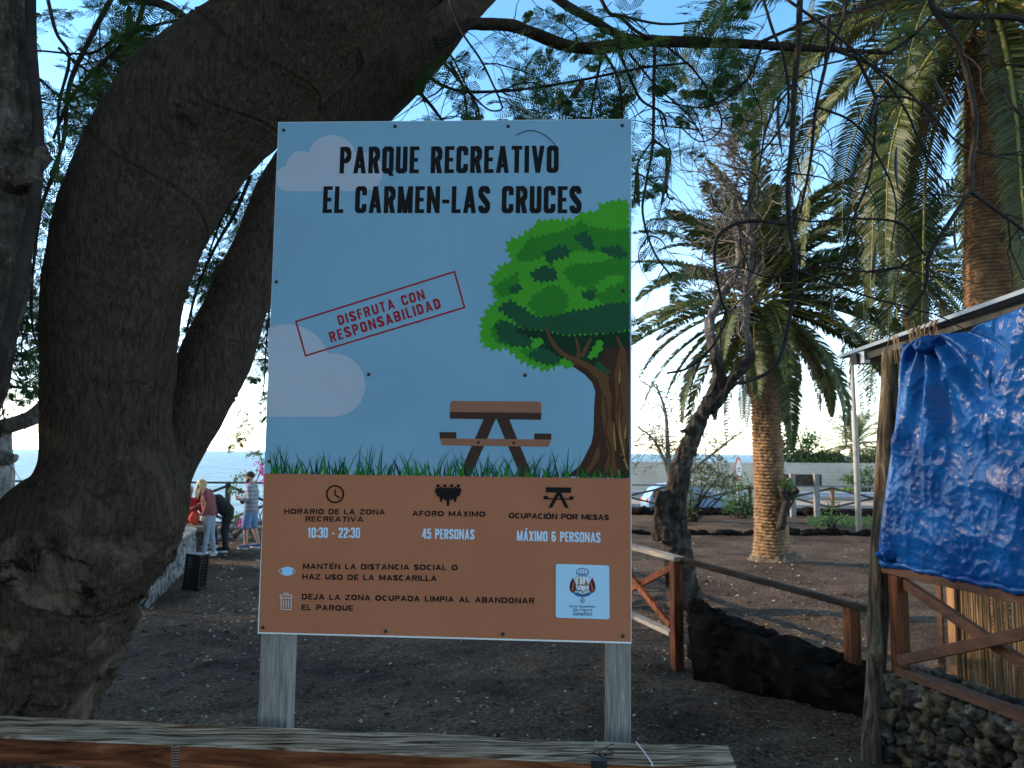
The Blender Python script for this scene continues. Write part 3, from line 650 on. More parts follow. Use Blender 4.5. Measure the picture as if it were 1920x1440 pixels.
# ------------------------------------------------------------------ foreground fence rail on the terrace edge
M_weath = nmat('weathered_rail_top', [(.026, .014, .008), (.17, .122, .082), (.36, .29, .215), (.58, .50, .405)], 60, .92, 1.0, 110, (.07, 1, 1), spec=.05, dist=1.2, bdist=.010, detail=9, rng=(.36, .62))
M_stain = nmat('red_brown_stained_wood', [(.035, .010, .005), (.13, .040, .016), (.25, .095, .045)], 26, .7, .45, 34, (.06, 1, 1), spec=.12, dist=1.4, bdist=.005, rng=(.36, .66))
M_stainv = nmat('red_brown_stained_post', [(.035, .012, .006), (.095, .034, .016), (.16, .064, .032)], 16, .75, .5, 50, (1, 1, .08), spec=.1, rng=(.34, .66), dist=1.4, bdist=.004)
M_greytop = nmat('grey_worn_rail', [(.10, .085, .08), (.2, .18, .17), (.33, .31, .30)], 9, .85, .6, 30, (.3, .3, 1), spec=.2, dist=1.2, bdist=.005)
zt = CZ - .71
bl, br_ = G(-260, 1331, zt), G(1365, 1400, zt); fl, fr = G(-260, 1371, zt), G(1381, 1441, zt)
fence = thing('wooden_fence', 'weathered flat wooden fence rail running across the very front below the notice board', 'fence', (0, 1.8, .7))
rl = MB(); n = 70; rings = []
for i in range(n + 1):
    t_ = i / n; bk = bl.lerp(br_, t_); fr_ = fl.lerp(fr, t_); dz = V(0, 0, .0035 * fbm(bk, 6, 3)); h = .062
    jf = (fr_ - bk).normalized() * (.002 * fbm(bk, 30, 2, 4) + .0016 * fbm(bk, 90, 2, 1))
    rings.append([bk + dz - V(0, 0, h), fr_ - V(0, 0, h), fr_ + jf - V(0, 0, .003), fr_ * .93 + bk * .07 + dz * .6 + V(0, 0, .0008), fr_ * .5 + bk * .5 + dz - V(0, 0, .001), bk + dz])
b0 = len(rl.v)
for rg in rings: rl.v.extend([tuple(p) for p in rg])
for i in range(n):
    for j in range(6):
        k_ = (j + 1) % 6; rl.f.append((i * 6 + j, i * 6 + k_, (i + 1) * 6 + k_, (i + 1) * 6 + j)); rl.m.append(1 if j in (1, 0) else 0)
rl.f.append(tuple(range(5, -1, -1))); rl.m.append(0); rl.f.append(tuple(n * 6 + j for j in range(6))); rl.m.append(0)
rail = rl.build('rail', [M_weath, M_stain], fence)
for t_ in (.05, .93):
    p = bl.lerp(br_, t_) * .5 + fl.lerp(fr, t_) * .5; m_ = MB(); m_.box(p.x - .045, p.x + .045, p.y - .045, p.y + .045, .6, zt - .063); m_.build('post', M_stainv, fence, False, .004)
def rail_at(px, along=.5, dz=0):
    t_ = (px + 260) / 1640; return (bl.lerp(br_, t_)).lerp(fl.lerp(fr, t_), along) + V(0, 0, dz)
M_wire = nmat('silvery_wire', [(.3, .3, .31), (.55, .55, .56)], 60, .4, .1, metal=.8)
m_ = MB()
for k_ in range(9):                                   # a coil of staples/wire on the front face
    p = rail_at(369, 1.0); m_.tube([p + V(-.010, -.002, -.004 - k_ * .0062), p + V(0, -.0045, -.005 - k_ * .0062), p + V(.011, -.003, -.004 - k_ * .0062)], .0011, 6)
m_.build('staple_row', M_wire, rail)
M_cable = nmat('white_plastic', [(.6, .6, .6), (.75, .75, .75)], 40, .4, .05)
m_ = MB(); pts = [rail_at(1222, .02, .003), rail_at(1229, .5, .0045), rail_at(1236, .98, .003), rail_at(1238, 1.02, -.02), rail_at(1238, 1.02, -.07)]
m_.tube(pts, .0016, 6); tagit(m_.build('cable_tie', M_cable), 'thin white plastic strap wrapped over the front rail right of the sign post', 'cable tie')
random.seed(3); m_ = MB()
for k_ in range(7):
    b_ = rail_at(1150 + random.uniform(-12, 12), .72, .004); pts = [b_]
    for i in range(7): pts.append(pts[-1] + V(random.uniform(-.012, .012), random.uniform(-.007, .007), random.uniform(-.003, .006)))
    for q_ in pts: q_.z = max(q_.z, zt + .004)
    m_.tube(pts, .0012, 5)
M_dark = nmat('black_plastic', [(.010, .010, .011), (.022, .022, .024)], 20, .5, .1)
pa, pb = rail_at(1128, .93, .0015), rail_at(1160, .93, .0015)
m_.hexa([rail_at(1130, .98, -.05) + V(0, -.002, 0), rail_at(1158, .98, -.05) + V(0, -.002, 0), rail_at(1158, .9, -.05), rail_at(1130, .9, -.05), rail_at(1130, 1.0, .004) + V(0, -.001, 0), rail_at(1158, 1.0, .004) + V(0, -.001, 0), rail_at(1156, .86, .005), rail_at(1132, .86, .005)])
tagit(m_.build('wire_tangle', M_dark), 'tangle of black wire and tape on the front rail below the right sign post', 'wire')

# ------------------------------------------------------------------ handrail fence right of the sign, its low lava wall
def level(px, py, d): return P(px, py, d)
ra = P(1265, 1046, 8.6); zr = ra.z
_rl = G(1621, 1141, zr); d_ = (_rl - ra).normalized(); rc = ra - d_ * 9.5      # the level run behind the sign
rb = P(1621, 1141, 7.25); dR = (rb - ra).normalized()                      # the run that slopes down to the shelter
hf = thing('wooden_fence', 'dark brown handrail fence with crossed braces descending beside the notice board to the tarpaulin shelter', 'fence', (ra.x, ra.y, 0))
m_ = MB(); m_.beam(rc, ra + d_ * .10, .13, .05); m_.build('rail', M_greytop, hf, False, .004)
M_blackw = nmat('blackened_timber', [(.008, .007, .006), (.025, .02, .018), (.06, .05, .045)], 26, .9, .5, 40, (.12, .12, 1))
m_ = MB(); m_.beam(ra + dR * .103, rb + dR * .03, .085, .055); m_.build('rail', M_blackw, hf, False, .004)
def hpost(p, zb, zt_=None):
    zt_ = zr if zt_ is None else zt_
    m_ = MB(); x = V(d_.x, d_.y, 0).normalized(); y = V(-x.y, x.x, 0); h = .055; c = [(-h, -h), (h, -h), (h, h), (-h, h)]
    m_.hexa([V(p.x, p.y, zb) + x * a_ + y * b_ for a_, b_ in c] + [V(p.x, p.y, zt_ - .026) + x * a_ + y * b_ for a_, b_ in c]); return m_.build('post', M_stainv, hf, False, .005)
hpost(ra + d_ * .03, -.05); pe = rb - dR * .12; hpost(pe, .30, pe.z)
hp2 = ra - d_ * 1.75; hpost(hp2, -.05); hp3 = hp2 - d_ * 1.75; hpost(hp3, -.05); hpost(hp3 - d_ * 1.75, -.05); hpost(hp3 - d_ * 3.5, -.05)
for k_ in range(4):
    A_ = ra - d_ * (1.75 * k_ + .05); B_ = ra - d_ * (1.75 * (k_ + 1) - .05)
    side = V(-d_.y, d_.x, 0)
    m_ = MB(); m_.beam(V(A_.x, A_.y, zr - .1) + side * .03, V(B_.x, B_.y, .42) + side * .03, .045, .07); m_.build('brace', M_stain, hf)
    m_ = MB(); m_.beam(V(A_.x, A_.y, .42) - side * .03, V(B_.x, B_.y, zr - .1) - side * .03, .045, .07); m_.build('brace', M_stain, hf)
    m_ = MB(); m_.beam(V(A_.x, A_.y, .33), V(B_.x, B_.y, .33), .11, .045); m_.build('lower_rail', M_greytop, hf)
lw = MB(); random.seed(21)
side = V(-dR.y, dR.x, 0).normalized()
wl_a = ra + dR * .30; wl_b = rb + dR * .10
L_ = (wl_b - wl_a).length
def wallbox(mb, a, b, thick, z0, z1, n, seed, amp=.05, z1b=None):
    z1a = z1; z1b = z1 if z1b is None else z1b
    d = (b - a); rings = []
    sd = V(-d.y, d.x, 0).normalized() * thick / 2
    prof = []
    for i in range(n + 1):
        p = a + d * (i / n); ring = []; z1 = z1a + (z1b - z1a) * i / n
        for (sx, z) in [(-1, z0), (-1, z0 * .6 + z1 * .4), (-1, z0 * .25 + z1 * .75), (-.95, z1 - .03), (-.6, z1), (0, z1 + .02), (.6, z1), (.95, z1 - .03), (1, z0 * .25 + z1 * .75), (1, z0 * .6 + z1 * .4), (1, z0)]:
            q_ = V(p.x, p.y, z) + sd * sx; k_ = V(nz(q_, 4, seed), nz(q_, 4, seed + 5), nz(q_, 3, seed + 9)) * amp; ring.append(q_ + k_)
        rings.append(ring)
    mb.quadstrip(rings, True, True)
wallbox(lw, wl_a, wl_b, .40, -.1, .66, 90, 3, .06, .31)
for i in range(120):
    t_ = random.random(); p = wl_a.lerp(wl_b, t_); zt_ = .66 - .33 * t_; sd_ = random.choice((-1, -1, 1, 0, 0, 0)); z = random.uniform(0, zt_ - .06) if sd_ else zt_ - .02
    q_ = V(p.x, p.y, z) + side * (sd_ * .19 if sd_ else random.uniform(-.17, .17)); lw.rock(q_, random.uniform(.02, .055), i * 1.3, 2, .55, (1.6, 1.6, .7))
for i in range(14):                                   # its square end beside the post
    q_ = wl_a + side * random.uniform(-.16, .16); lw.rock(V(q_.x, q_.y, random.uniform(.03, .68)), random.uniform(.07, .11), 60 + i, 2, .25)
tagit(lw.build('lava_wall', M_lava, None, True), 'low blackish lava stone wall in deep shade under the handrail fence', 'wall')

# ------------------------------------------------------------------ shelter with the blue tarpaulin
pb_ = P(1652, 1058, 6.1)                              # where the rail meets the round post
zrail = pb_.z
re_ = G(1990, 1126, zrail); wd_ = (re_ - pb_); wd_.z = 0; wd_.normalize(); wn = V(wd_.y, -wd_.x, 0)
if wn.dot(CAM - pb_) < 0: wn = -wn                    # wall normal towards the camera
def wp(px, py, off=0.0): return onplane(px, py, pb_ + wn * off, wn)
print('wall dir', wd_, 'zrail', zrail)
sh = thing('shelter', 'timber shelter with sheet metal eave, round corner post and red brown crossed railing', 'shelter', (pb_.x, pb_.y, 0))
M_rpost = nmat('grey_round_timber', [(.014, .011, .008), (.065, .053, .04), (.18, .15, .11)], 16, .95, .8, 50, (1, 1, .05), spec=.05, dist=1.5, bdist=.008, rng=(.34, .66))
m_ = MB(); tr = crom([(1634, 1400, 17.5, 6.0), (1640, 1300, 17, 6.05), (1646, 1180, 17, 6.1), (1650, 1090, 19, 6.1), (1656, 960, 18, 6.12), (1663, 820, 17, 6.15), (1671, 660, 16, 6.2)], 6)
p0 = P(*tr[0][:2], tr[0][3]); pts = [V(p0.x, p0.y, -.2)] + [P(a_[0], a_[1], a_[3]) for a_ in tr]
m_.tube(pts, [.078] + [a_[2] * a_[3] / F for a_ in tr], 20, .09, 3.5, 2); m_.build('corner_post', M_rpost, sh, True)
def bar_px(name, p1, p2, wd, hg, off, mat, up=(0, 0, 1), parent=sh):
    m_ = MB(); m_.beam(wp(*p1, off), wp(*p2, off), wd, hg, up); return m_.build(name, mat, parent, False, .004)
M_rail2 = nmat('brown_shelter_rail', [(.028, .011, .006), (.085, .034, .018), (.155, .074, .046)], 16, .7, .5, 30, (.25, .25, 1), spec=.3, dist=1.4, bdist=.004)
bar_px('handrail', (1646, 1062), (2040, 1147), .10, .062, .0, M_rail2)
m_ = MB(); pA = wp(1684, 1090, -.02); z0 = wp(1684, 1284, 0).z
x_, y_ = wd_, wn; h = .048; c = [(-h, -h), (h, -h), (h, h), (-h, h)]
m_.hexa([V(pA.x, pA.y, z0 - .1) + x_ * a_ + y_ * b_ for a_, b_ in c] + [V(pA.x, pA.y, zrail - .033) + x_ * a_ + y_ * b_ for a_, b_ in c]); m_.build('railing_post', M_stainv, sh, False, .004)
bar_px('brace', (1684, 1085), (1990, 1292), .05, .075, -.035, M_rail2)
bar_px('brace', (1687, 1239), (1990, 1172), .05, .075, .03, M_rail2)
bar_px('lower_rail', (1687, 1256), (2040, 1386), .10, .06, .0, M_rail2)
pC = re_ + wd_ * .9; m_ = MB(); m_.hexa([V(pC.x, pC.y, -.1) + x_ * a_ + y_ * b_ for a_, b_ in c] + [V(pC.x, pC.y, 3.2) + x_ * a_ + y_ * b_ for a_, b_ in c]); m_.build('railing_post', M_stainv, sh)
# roof
E1, E2 = P(1568, 673, 6.95), P(1920, 549, 4.9); ed = (E2 - E1); E3 = E2 + ed * .9
inn = -wn * 3.2 + V(0, 0, .35)
M_sheet = nmat('blue_grey_roof_sheet', [(.16, .21, .27), (.22, .28, .36)], 6, .5, .05, metal=.0, spec=.3)
M_rafter = nmat('grey_painted_steel', [(.02, .02, .02), (.06, .06, .058)], 12, .7, .2)
m_ = MB(); upv = V(0, 0, .03); nrow = 44
top, bot = [], []
for i in range(nrow + 1):
    p = E1.lerp(E3, i / nrow); cz = V(0, 0, 0)
    top.append([p + upv + cz, p + inn + upv + cz]); bot.append([p, p + inn])
rings = [[bot[i][0], bot[i][1], top[i][1], top[i][0]] for i in range(nrow + 1)]
m_.quadstrip(rings); m_.build('roof_sheet', M_sheet, sh)
m_ = MB(); a_, b_ = E1 + ed * .13 - wn * .07 - V(0, 0, .045), E3 - wn * .16 - V(0, 0, .045); m_.beam(a_, b_, .05, .07); m_.build('eave_beam', M_rafter, sh, False, .003)
m_ = MB(); a_ = E1 + ed * .13 - V(0, 0, .06); m_.beam(a_ + wn * .01, a_ - wn * 2.8 + V(0, 0, .3), .08, .10); m_.build('gable_beam', M_rafter, sh, False, .003)
m_ = MB(); a_ = E1 + ed * .155 - V(0, 0, .05) - wn * .02; m_.beam(a_, a_ - wn * .06, .10, .11); m_.build('bracket', nmat('zinc_plate', [(.3, .32, .35), (.42, .44, .47)], 20, .45, .1, metal=.5), sh)
for k_ in range(3):
    a_ = E1 + ed * (.5 + .45 * k_) - V(0, 0, .09); m_ = MB(); m_.beam(a_ - wn * .12, a_ + inn - V(0, 0, .0), .07, .10); m_.build('rafter', M_rafter, sh)
m_ = MB(); a_ = pb_ - wn * 2.9; m_.tube([V(a_.x, a_.y, -.1), V(a_.x + .02, a_.y, 1.5), V(a_.x, a_.y, 3.05)], .075, 14, .06); m_.build('corner_post', M_rpost, sh, True)
# stone base
M_stA = nmat('black_lava_stone', [(.012, .011, .011), (.035, .032, .03), (.08, .075, .07)], 9, .95, .9, 45, bdist=.012, spec=.1, rng=(.34, .66))
M_stB = nmat('grey_lava_stone', [(.02, .019, .018), (.075, .069, .06), (.17, .155, .13)], 9, .95, .9, 45, bdist=.012, spec=.1, rng=(.34, .66))
M_stC = nmat('brown_lava_stone', [(.025, .02, .015), (.09, .07, .048), (.21, .17, .12)], 9, .95, .9, 45, bdist=.012, spec=.1, rng=(.34, .66))
sb = MB(); random.seed(31)
wa = wp(1650, 1300, .0) + wd_ * .02; wa.z = 0; wb_ = wa + wd_ * 3.4; topz = wp(1700, 1296, .12).z; th_ = .40
print('stone base top', topz, wa)
def stone_wall(mb, a, b, nrm, thick, z0, z1, n, rmin, rmax, seed, back=False, ends=True):
    random.seed(seed); d = b - a; L = d.length; dd = d.normalized()
    core = [a + nrm * (thick / 2 - .07) + dd * .07, b + nrm * (thick / 2 - .07), b - nrm * (thick / 2 - .07), a - nrm * (thick / 2 - .07) + dd * .07]
    mb.hexa([V(p.x, p.y, z0 - .1) for p in core] + [V(p.x, p.y, z1 - .05) for p in core])
    k = 0
    for face in (['front', 'top'] + (['back'] if back else []) + (['end'] if ends else [])):
        ext = {'front': L, 'back': L, 'top': L, 'end': thick}[face]; hgt = thick if face == 'top' else z1 - z0
        z = 0.0; row = 0
        while z < hgt:
            rh = random.uniform(rmin, rmax) * 1.55; u = -random.random() * rh
            while u < ext + rh * .2:
                r0 = random.uniform(.62, 1.1) * rh * .66; u += r0; k += 1
                zz = z + rh / 2 + random.uniform(-.2, .2) * rh
                if face == 'front': p = a + dd * u + nrm * (thick / 2 - r0 * .35) + V(0, 0, z0 + zz)
                elif face == 'back': p = a + dd * u - nrm * (thick / 2 - r0 * .35) + V(0, 0, z0 + zz)
                elif face == 'top': p = a + dd * u + nrm * (thick / 2 - zz) + V(0, 0, z1 - r0 * .55)
                else: p = a + nrm * (thick / 2 - u) + dd * (r0 * .35) + V(0, 0, z0 + zz)
                p.z = min(p.z, z1 - r0 * .45)
                mb.mi = random.choice((0, 0, 1, 1, 1, 2, 2)); mb.rock(p, r0, seed + k * 1.1, 3, .45, (1, 1, random.uniform(.7, .95)), .10); u += r0 * .72
            z += rh * .92; row += 1
    mb.mi = 0
stone_wall(sb, wa - wn * .17 + wd_ * .10, wb_ - wn * .17, wn, th_, -.05, topz + .03, 30, .055, .10, 31)
tagit(sb.build('stone_wall', [M_stA, M_stB, M_stC], None, True), 'low wall of rough volcanic stones under the shelter railing at bottom right', 'wall')
# reed screen inside
M_reed = nmat('dry_reed', [(.035, .018, .007), (.125, .070, .027), (.29, .185, .080)], 34, .6, .3, 60, (1, 1, .05), spec=.35, dist=.6)
q0, q1 = G(1790, 1306, .02), G(1945, 1362, .02); rd = (q1 - q0).normalized(); rs = thing('reed_screen', 'yellow brown reed screen with wooden batten standing inside the shelter', 'screen', q0)
random.seed(8); m_ = MB(); x = 0; rnn = V(rd.y, -rd.x, 0)
if rnn.dot(CAM - q0) < 0: rnn = -rnn
while x < 2.6:
    r0 = random.uniform(.007, .012); x += r0; b_ = q0 + rd * x + rnn * random.uniform(-.008, .008); tp = b_ + V(random.uniform(-.03, .03), random.uniform(-.03, .03), 1.75 + random.uniform(-.06, .06))
    pts, rad = [], []
    ph = random.random() * .3
    for k_ in range(7):
        t_ = k_ / 6; pts.append(b_.lerp(tp, t_) + V(random.uniform(-.003, .003), random.uniform(-.003, .003), 0)); rad.append(r0 * random.uniform(.9, 1.15))
    m_.tube(pts, rad, 6); x += r0 * .95
m_.build('reeds', M_reed, rs)
M_bat = nmat('orange_batten', [(.20, .10, .045), (.36, .20, .09)], 12, .7, .3, 40, (1, 1, .1))
for u, wdt in ((.05, .042), (-.09, .03)):
    m_ = MB(); p = q0 + rd * u + rnn * .025; m_.hexa([V(p.x, p.y, z) + rd * a_ + rnn * b_ for z in (0, 1.8) for a_, b_ in ((-wdt, 0), (wdt, 0), (wdt, .03), (-wdt, .03))]); m_.build('batten', M_bat if u > 0 else M_rail2, rs)
# tarpaulin
m, t, b = newmat('blue_tarpaulin'); v = coords(t)
lk(t, ramp(t, tex_noise(t, v, 3, 4), [(.3, (.003, .050, .21)), (.7, (.0045, .062, .26))]), b.inputs['Base Color'])
b.inputs['Roughness'].default_value = .22; b.inputs['Specular IOR Level'].default_value = .14
vv = t.nodes.new('ShaderNodeTexVoronoi'); vv.feature = 'DISTANCE_TO_EDGE'; vv.inputs['Scale'].default_value = 13; vv.inputs['Randomness'].default_value = 1
nn_ = t.nodes.new('ShaderNodeTexNoise'); nn_.inputs['Scale'].default_value = 5; nn_.inputs['Detail'].default_value = 3; lk(t, v, nn_.inputs['Vector'])
mxv = t.nodes.new('ShaderNodeMix'); mxv.data_type = 'RGBA'; mxv.inputs[0].default_value = .12; lk(t, v, mxv.inputs['A']); lk(t, nn_.outputs['Color'], mxv.inputs['B']); lk(t, mxv.outputs['Result'], vv.inputs['Vector'])
mn = t.nodes.new('ShaderNodeMath'); mn.operation = 'MINIMUM'; lk(t, vv.outputs['Distance'], mn.inputs[0]); mn.inputs[1].default_value = .25
ad = t.nodes.new('ShaderNodeMath'); ad.operation = 'ADD'; lk(t, mn.outputs[0], ad.inputs[0]); lk(t, tex_noise(t, v, 60, 3, .5, 1.5), ad.inputs[1]); bump(t, b, ad.outputs[0], .22, .012)
M_tarp = m
tl = [(1690, 646), (1745, 630), (1790, 622), (1850, 598), (1920, 572), (2000, 545)]
lf = [(1690, 646), (1686, 700), (1680, 780), (1670, 880), (1660, 960), (1650, 1030), (1643, 1050)]
NU, NV = 220, 220
def lerp_list(l, t):
    x = t * (len(l) - 1); i = min(int(x), len(l) - 2); f_ = x - i; return (l[i][0] * (1 - f_) + l[i + 1][0] * f_, l[i][1] * (1 - f_) + l[i + 1][1] * f_)
m_ = MB(); knot = wp(1752, 632)
def crease(p, s_, seed, pw=3): return (1 - abs(nz(p, s_, seed))) ** pw
for j in range(NV + 1):
    vj = j / NV
    for i in range(NU + 1):
        ui = i / NU
        tx, ty = lerp_list(tl, ui); lx, ly = lerp_list(lf, vj); bx, by = 1643 + 357 * ui, 1056 + 74 * ui
        px = lx * (1 - ui) + 2000 * ui; py = ty * (1 - vj) + by * vj + 4 * math.sin(ui * 19) * vj * (1 - ui)
        p = wp(px, py, .05)
        rel = V((p - knot).dot(wd_), 0, p.z - knot.z); ang = math.atan2(rel.x, -rel.z + .12); rr_ = rel.length
        fan = math.exp(-((rr_ - .40) / .55) ** 2)
        fold = .042 * math.sin(ang * 15 + 1.6 * nz(p, 2, 3)) * fan * (1 if ui < .6 else .4)
        fold += .018 * math.sin(px * .050 + 2.6 * nz(p, 1.1, 8) + vj * 1.5) * (.3 + .7 * (1 - vj))
        q_ = V(p.dot(wd_) * 1.6, 0, p.z * .8)
        rdg = crease(p, 2.2, 5, 3) * .026 + crease(q_, 4.6, 6, 3) * .015 + crease(p, 10, 7, 3) * .008 + crease(p, 21, 9, 2) * .0048
        k_ = min(1, ui / .05) * min(1, (1 - vj) / .04 + .25)
        m_.v.append(tuple(p + wn * ((.035 * math.sin(math.pi * vj) + fold + rdg) * k_)))
for j in range(NV):
    for i in range(NU): m_.f.append((j * (NU + 1) + i, (j + 1) * (NU + 1) + i, (j + 1) * (NU + 1) + i + 1, j * (NU + 1) + i + 1)); m_.m.append(0)
# gathered bunches along the eave and the rolled hem lying on the rail
tarp = thing('tarpaulin', 'crumpled glossy blue plastic tarpaulin hung from the shelter eave down to its handrail', 'tarpaulin', (pb_.x, pb_.y, zrail))
ts = m_.build('sheet', M_tarp, tarp, True); so = ts.modifiers.new('solid', 'SOLIDIFY'); so.thickness = .002
def bunch(c_, r0, sq, seed):
    m_ = MB(); m_.ball(c_, r0 * sq[0], r0 * sq[1], r0 * sq[2], 40, 26); cc = Vector(c_)
    for i, p in enumerate(m_.v):
        p = Vector(p); d = (p - cc); m_.v[i] = tuple(cc + d * (1 + .55 * (1 - abs(nz(p, 14, seed))) ** 2 - .3 + .25 * nz(p, 6, seed)))
    return m_
bunch(wp(1750, 646, .08), .075, (1.7, .8, .8), 4).build('gathered_knot', M_tarp, tarp, True)
bunch(wp(1672, 1040, .06), .07, (1.5, .8, .7), 9).build('gathered_corner', M_tarp, tarp, True)
m_ = MB(); hem = [wp(1650 + 340 * i / 40, 1053 + 70 * i / 40 + 2 * math.sin(i * .9), .05 + .008 * math.sin(i * 1.7)) for i in range(41)]
m_.tube(hem, [.018 + .010 * math.sin(i * 1.3) ** 2 for i in range(41)], 14, .5, 9, 5); m_.build('rolled_hem', M_tarp, tarp, True)
# dry palm leaf wisps snagged on the eave
M_dry = leafmat('dry_leaf', [(.10, .065, .04), (.28, .20, .12)], 3, .2)
random.seed(17); m_ = MB()
for k_ in range(26):
    p = E1.lerp(E2, .50 + random.uniform(-.12, .16)) + wn * .03 + V(0, 0, -.01); pts = [p + V(0, 0, .03)]
    dv = V(random.uniform(-.5, .1), -.2, -.2)
    for i in range(6): pts.append(pts[-1] + dv * .05 + V(0, 0, -.012 * i)); 
    m_.tube(pts, [.004, .005, .005, .004, .003, .002, .001], 5, flat=.35)
tagit(m_.build('dry_palm_leaf', M_dry), 'wisps of dry grey palm leaf caught on the shelter eave', 'dead leaf')

# ------------------------------------------------------------------ stone bench wall by the people, crate
M_mortar = nmat('pale_mortared_lava', [(.05, .05, .052), (.17, .17, .175), (.33, .33, .33)], 6, .95, .8, 25, bdist=.03)
m, t, b = newmat('mortared_rubble'); v = coords(t)
vo = t.nodes.new('ShaderNodeTexVoronoi'); vo.feature = 'DISTANCE_TO_EDGE'; vo.inputs['Scale'].default_value = 5.2; lk(t, coords(t, (1, 1, .8)), vo.inputs['Vector'])
jn = ramp(t, vo.outputs['Distance'], [(.02, (0, 0, 0)), (.09, (1, 1, 1))]); mx = t.nodes.new('ShaderNodeMix'); mx.data_type = 'RGBA'; lk(t, jn, mx.inputs[0]); mx.inputs['A'].default_value = (.03, .03, .03, 1)
lk(t, ramp(t, tex_noise(t, v, 7, 7, .7), [(.35, (.07, .07, .07)), (.62, (.36, .355, .34))]), mx.inputs['B']); lk(t, mx.outputs['Result'], b.inputs['Base Color']); b.inputs['Roughness'].default_value = .95
am_ = t.nodes.new('ShaderNodeMath'); am_.operation = 'ADD'; lk(t, jn, am_.inputs[0]); lk(t, tex_noise(t, v, 25, 5, .7), am_.inputs[1]); bump(t, b, am_.outputs[0], .9, .03); M_rubblew = m
pA, pB = G(278, 1136), G(366, 1056); pA.z = pB.z = 0
d1 = (pB - pA).normalized(); n1_ = V(d1.y, -d1.x, 0); n1_ = n1_ if n1_.x > 0 else -n1_
bw = MB(); wallbox(bw, pA - n1_ * .24, pB - n1_ * .24, .48, -.1, .66, 120, 5, .035)
# flat coping
bw.mi = 1
wallbox(bw, pA - n1_ * .24 - d1 * .01, pB - n1_ * .24, .52, .62, .73, 60, 6, .03)
tagit(bw.build('bench_wall', [M_rubblew, M_mortar, M_mortar], None, True), 'knee high grey stone wall with mortar behind the thick tree trunk', 'wall')
M_crate = nmat('black_crate_plastic', [(.006, .006, .007), (.02, .02, .022)], 30, .5, .1)
cp = G(364, 1103); cx0, cy0 = cp.x, cp.y; m_ = MB(); W_, D_, H_ = .26, .20, .56
lean = Matrix.Rotation(R(4), 3, 'Y') @ Matrix.Rotation(R(-14), 3, 'Z')
def cb(x0, x1, y0, y1, z0, z1):
    pts = [(x0, y0, z0), (x1, y0, z0), (x1, y1, z0), (x0, y1, z0), (x0, y0, z1), (x1, y0, z1), (x1, y1, z1), (x0, y1, z1)]
    m_.hexa([V(cx0, cy0, 0) + lean @ V(*p) for p in pts])
for sx in (-1, 1):
    for sy in (-1, 1): cb(sx * W_ / 2 - .015, sx * W_ / 2 + .015, sy * D_ / 2 - .015, sy * D_ / 2 + .015, 0, H_)
for k_ in range(11):
    z = .02 + k_ * .0505; hh = .03 if k_ in (0, 10) else .016
    for sy in (-1, 1): cb(-W_ / 2 + .016, W_ / 2 - .016, sy * D_ / 2 - .006, sy * D_ / 2 + .006, z, z + hh)
    for sx in (-1, 1): cb(sx * W_ / 2 - .006, sx * W_ / 2 + .006, -D_ / 2 + .016, D_ / 2 - .016, z + .001, z + hh + .001)
for k_ in range(9):
    x = -W_ / 2 + .03 + k_ * .025
    for sy in (-1, 1): cb(x - .007, x + .007, sy * D_ / 2 - .004, sy * D_ / 2 + .004, .03, H_ - .03)
cb(-W_ / 2 + .017, W_ / 2 - .017, -D_ / 2 + .017, D_ / 2 - .017, .012, .02); cb(-W_ / 2 - .012, W_ / 2 + .012, -D_ / 2 - .012, D_ / 2 + .012, H_ + .001, H_ + .014)
cb(-W_ / 2 - .02, W_ / 2 + .05, -D_ / 2 - .03, D_ / 2 + .03, -.0, .03)
tagit(m_.build('plastic_crate', M_crate), 'black plastic crate standing on end against the stone bench wall', 'crate')

# ------------------------------------------------------------------ fences behind
M_fdark = nmat('dark_fence_timber', [(.025, .018, .015), (.07, .05, .042), (.13, .10, .09)], 8, .85, .4, 40)
M_fgrey = nmat('grey_fence_timber', [(.12, .11, .105), (.22, .205, .20), (.34, .33, .33)], 8, .85, .4, 40)
def xfence(name_label, a, b, n, zt_, zb, postmat, mats, parts=True, group=None, zbase=-.3, wide=.1, railh=.06, orange=None):
    a = V(a[0], a[1], 0); b = V(b[0], b[1], 0)
    o = thing('wooden_fence', name_label, 'fence', a.lerp(b, .5), group); d = (b - a); sd = V(-d.y, d.x, 0).normalized()
    m_ = MB(); m_.beam(a + V(0, 0, zt_), b + V(0, 0, zt_), wide, railh); m_.build('rail', mats[0], o)
    m_ = MB(); m_.beam(a + V(0, 0, zb), b + V(0, 0, zb), wide * .5, railh * .9); m_.build('lower_rail', mats[1], o)
    for i in range(n + 1):
        p = a + d * (i / n); m_ = MB(); m_.box(p.x - .055, p.x + .055, p.y - .055, p.y + .055, zbase, zt_ - railh * .52); m_.build('post', orange if (orange and i == n - 3) else postmat, o)
    for i in range(n):
        p, q_ = a + d * (i / n), a + d * ((i + 1) / n)
        m_ = MB(); m_.beam(p + V(0, 0, zb + .06) + sd * .035, q_ + V(0, 0, zt_ - .07) + sd * .035, .04, .07); m_.build('brace', mats[1], o)
        m_ = MB(); m_.beam(p + V(0, 0, zt_ - .07) - sd * .035, q_ + V(0, 0, zb + .06) - sd * .035, .04, .07); m_.build('brace', mats[1], o)
    return o
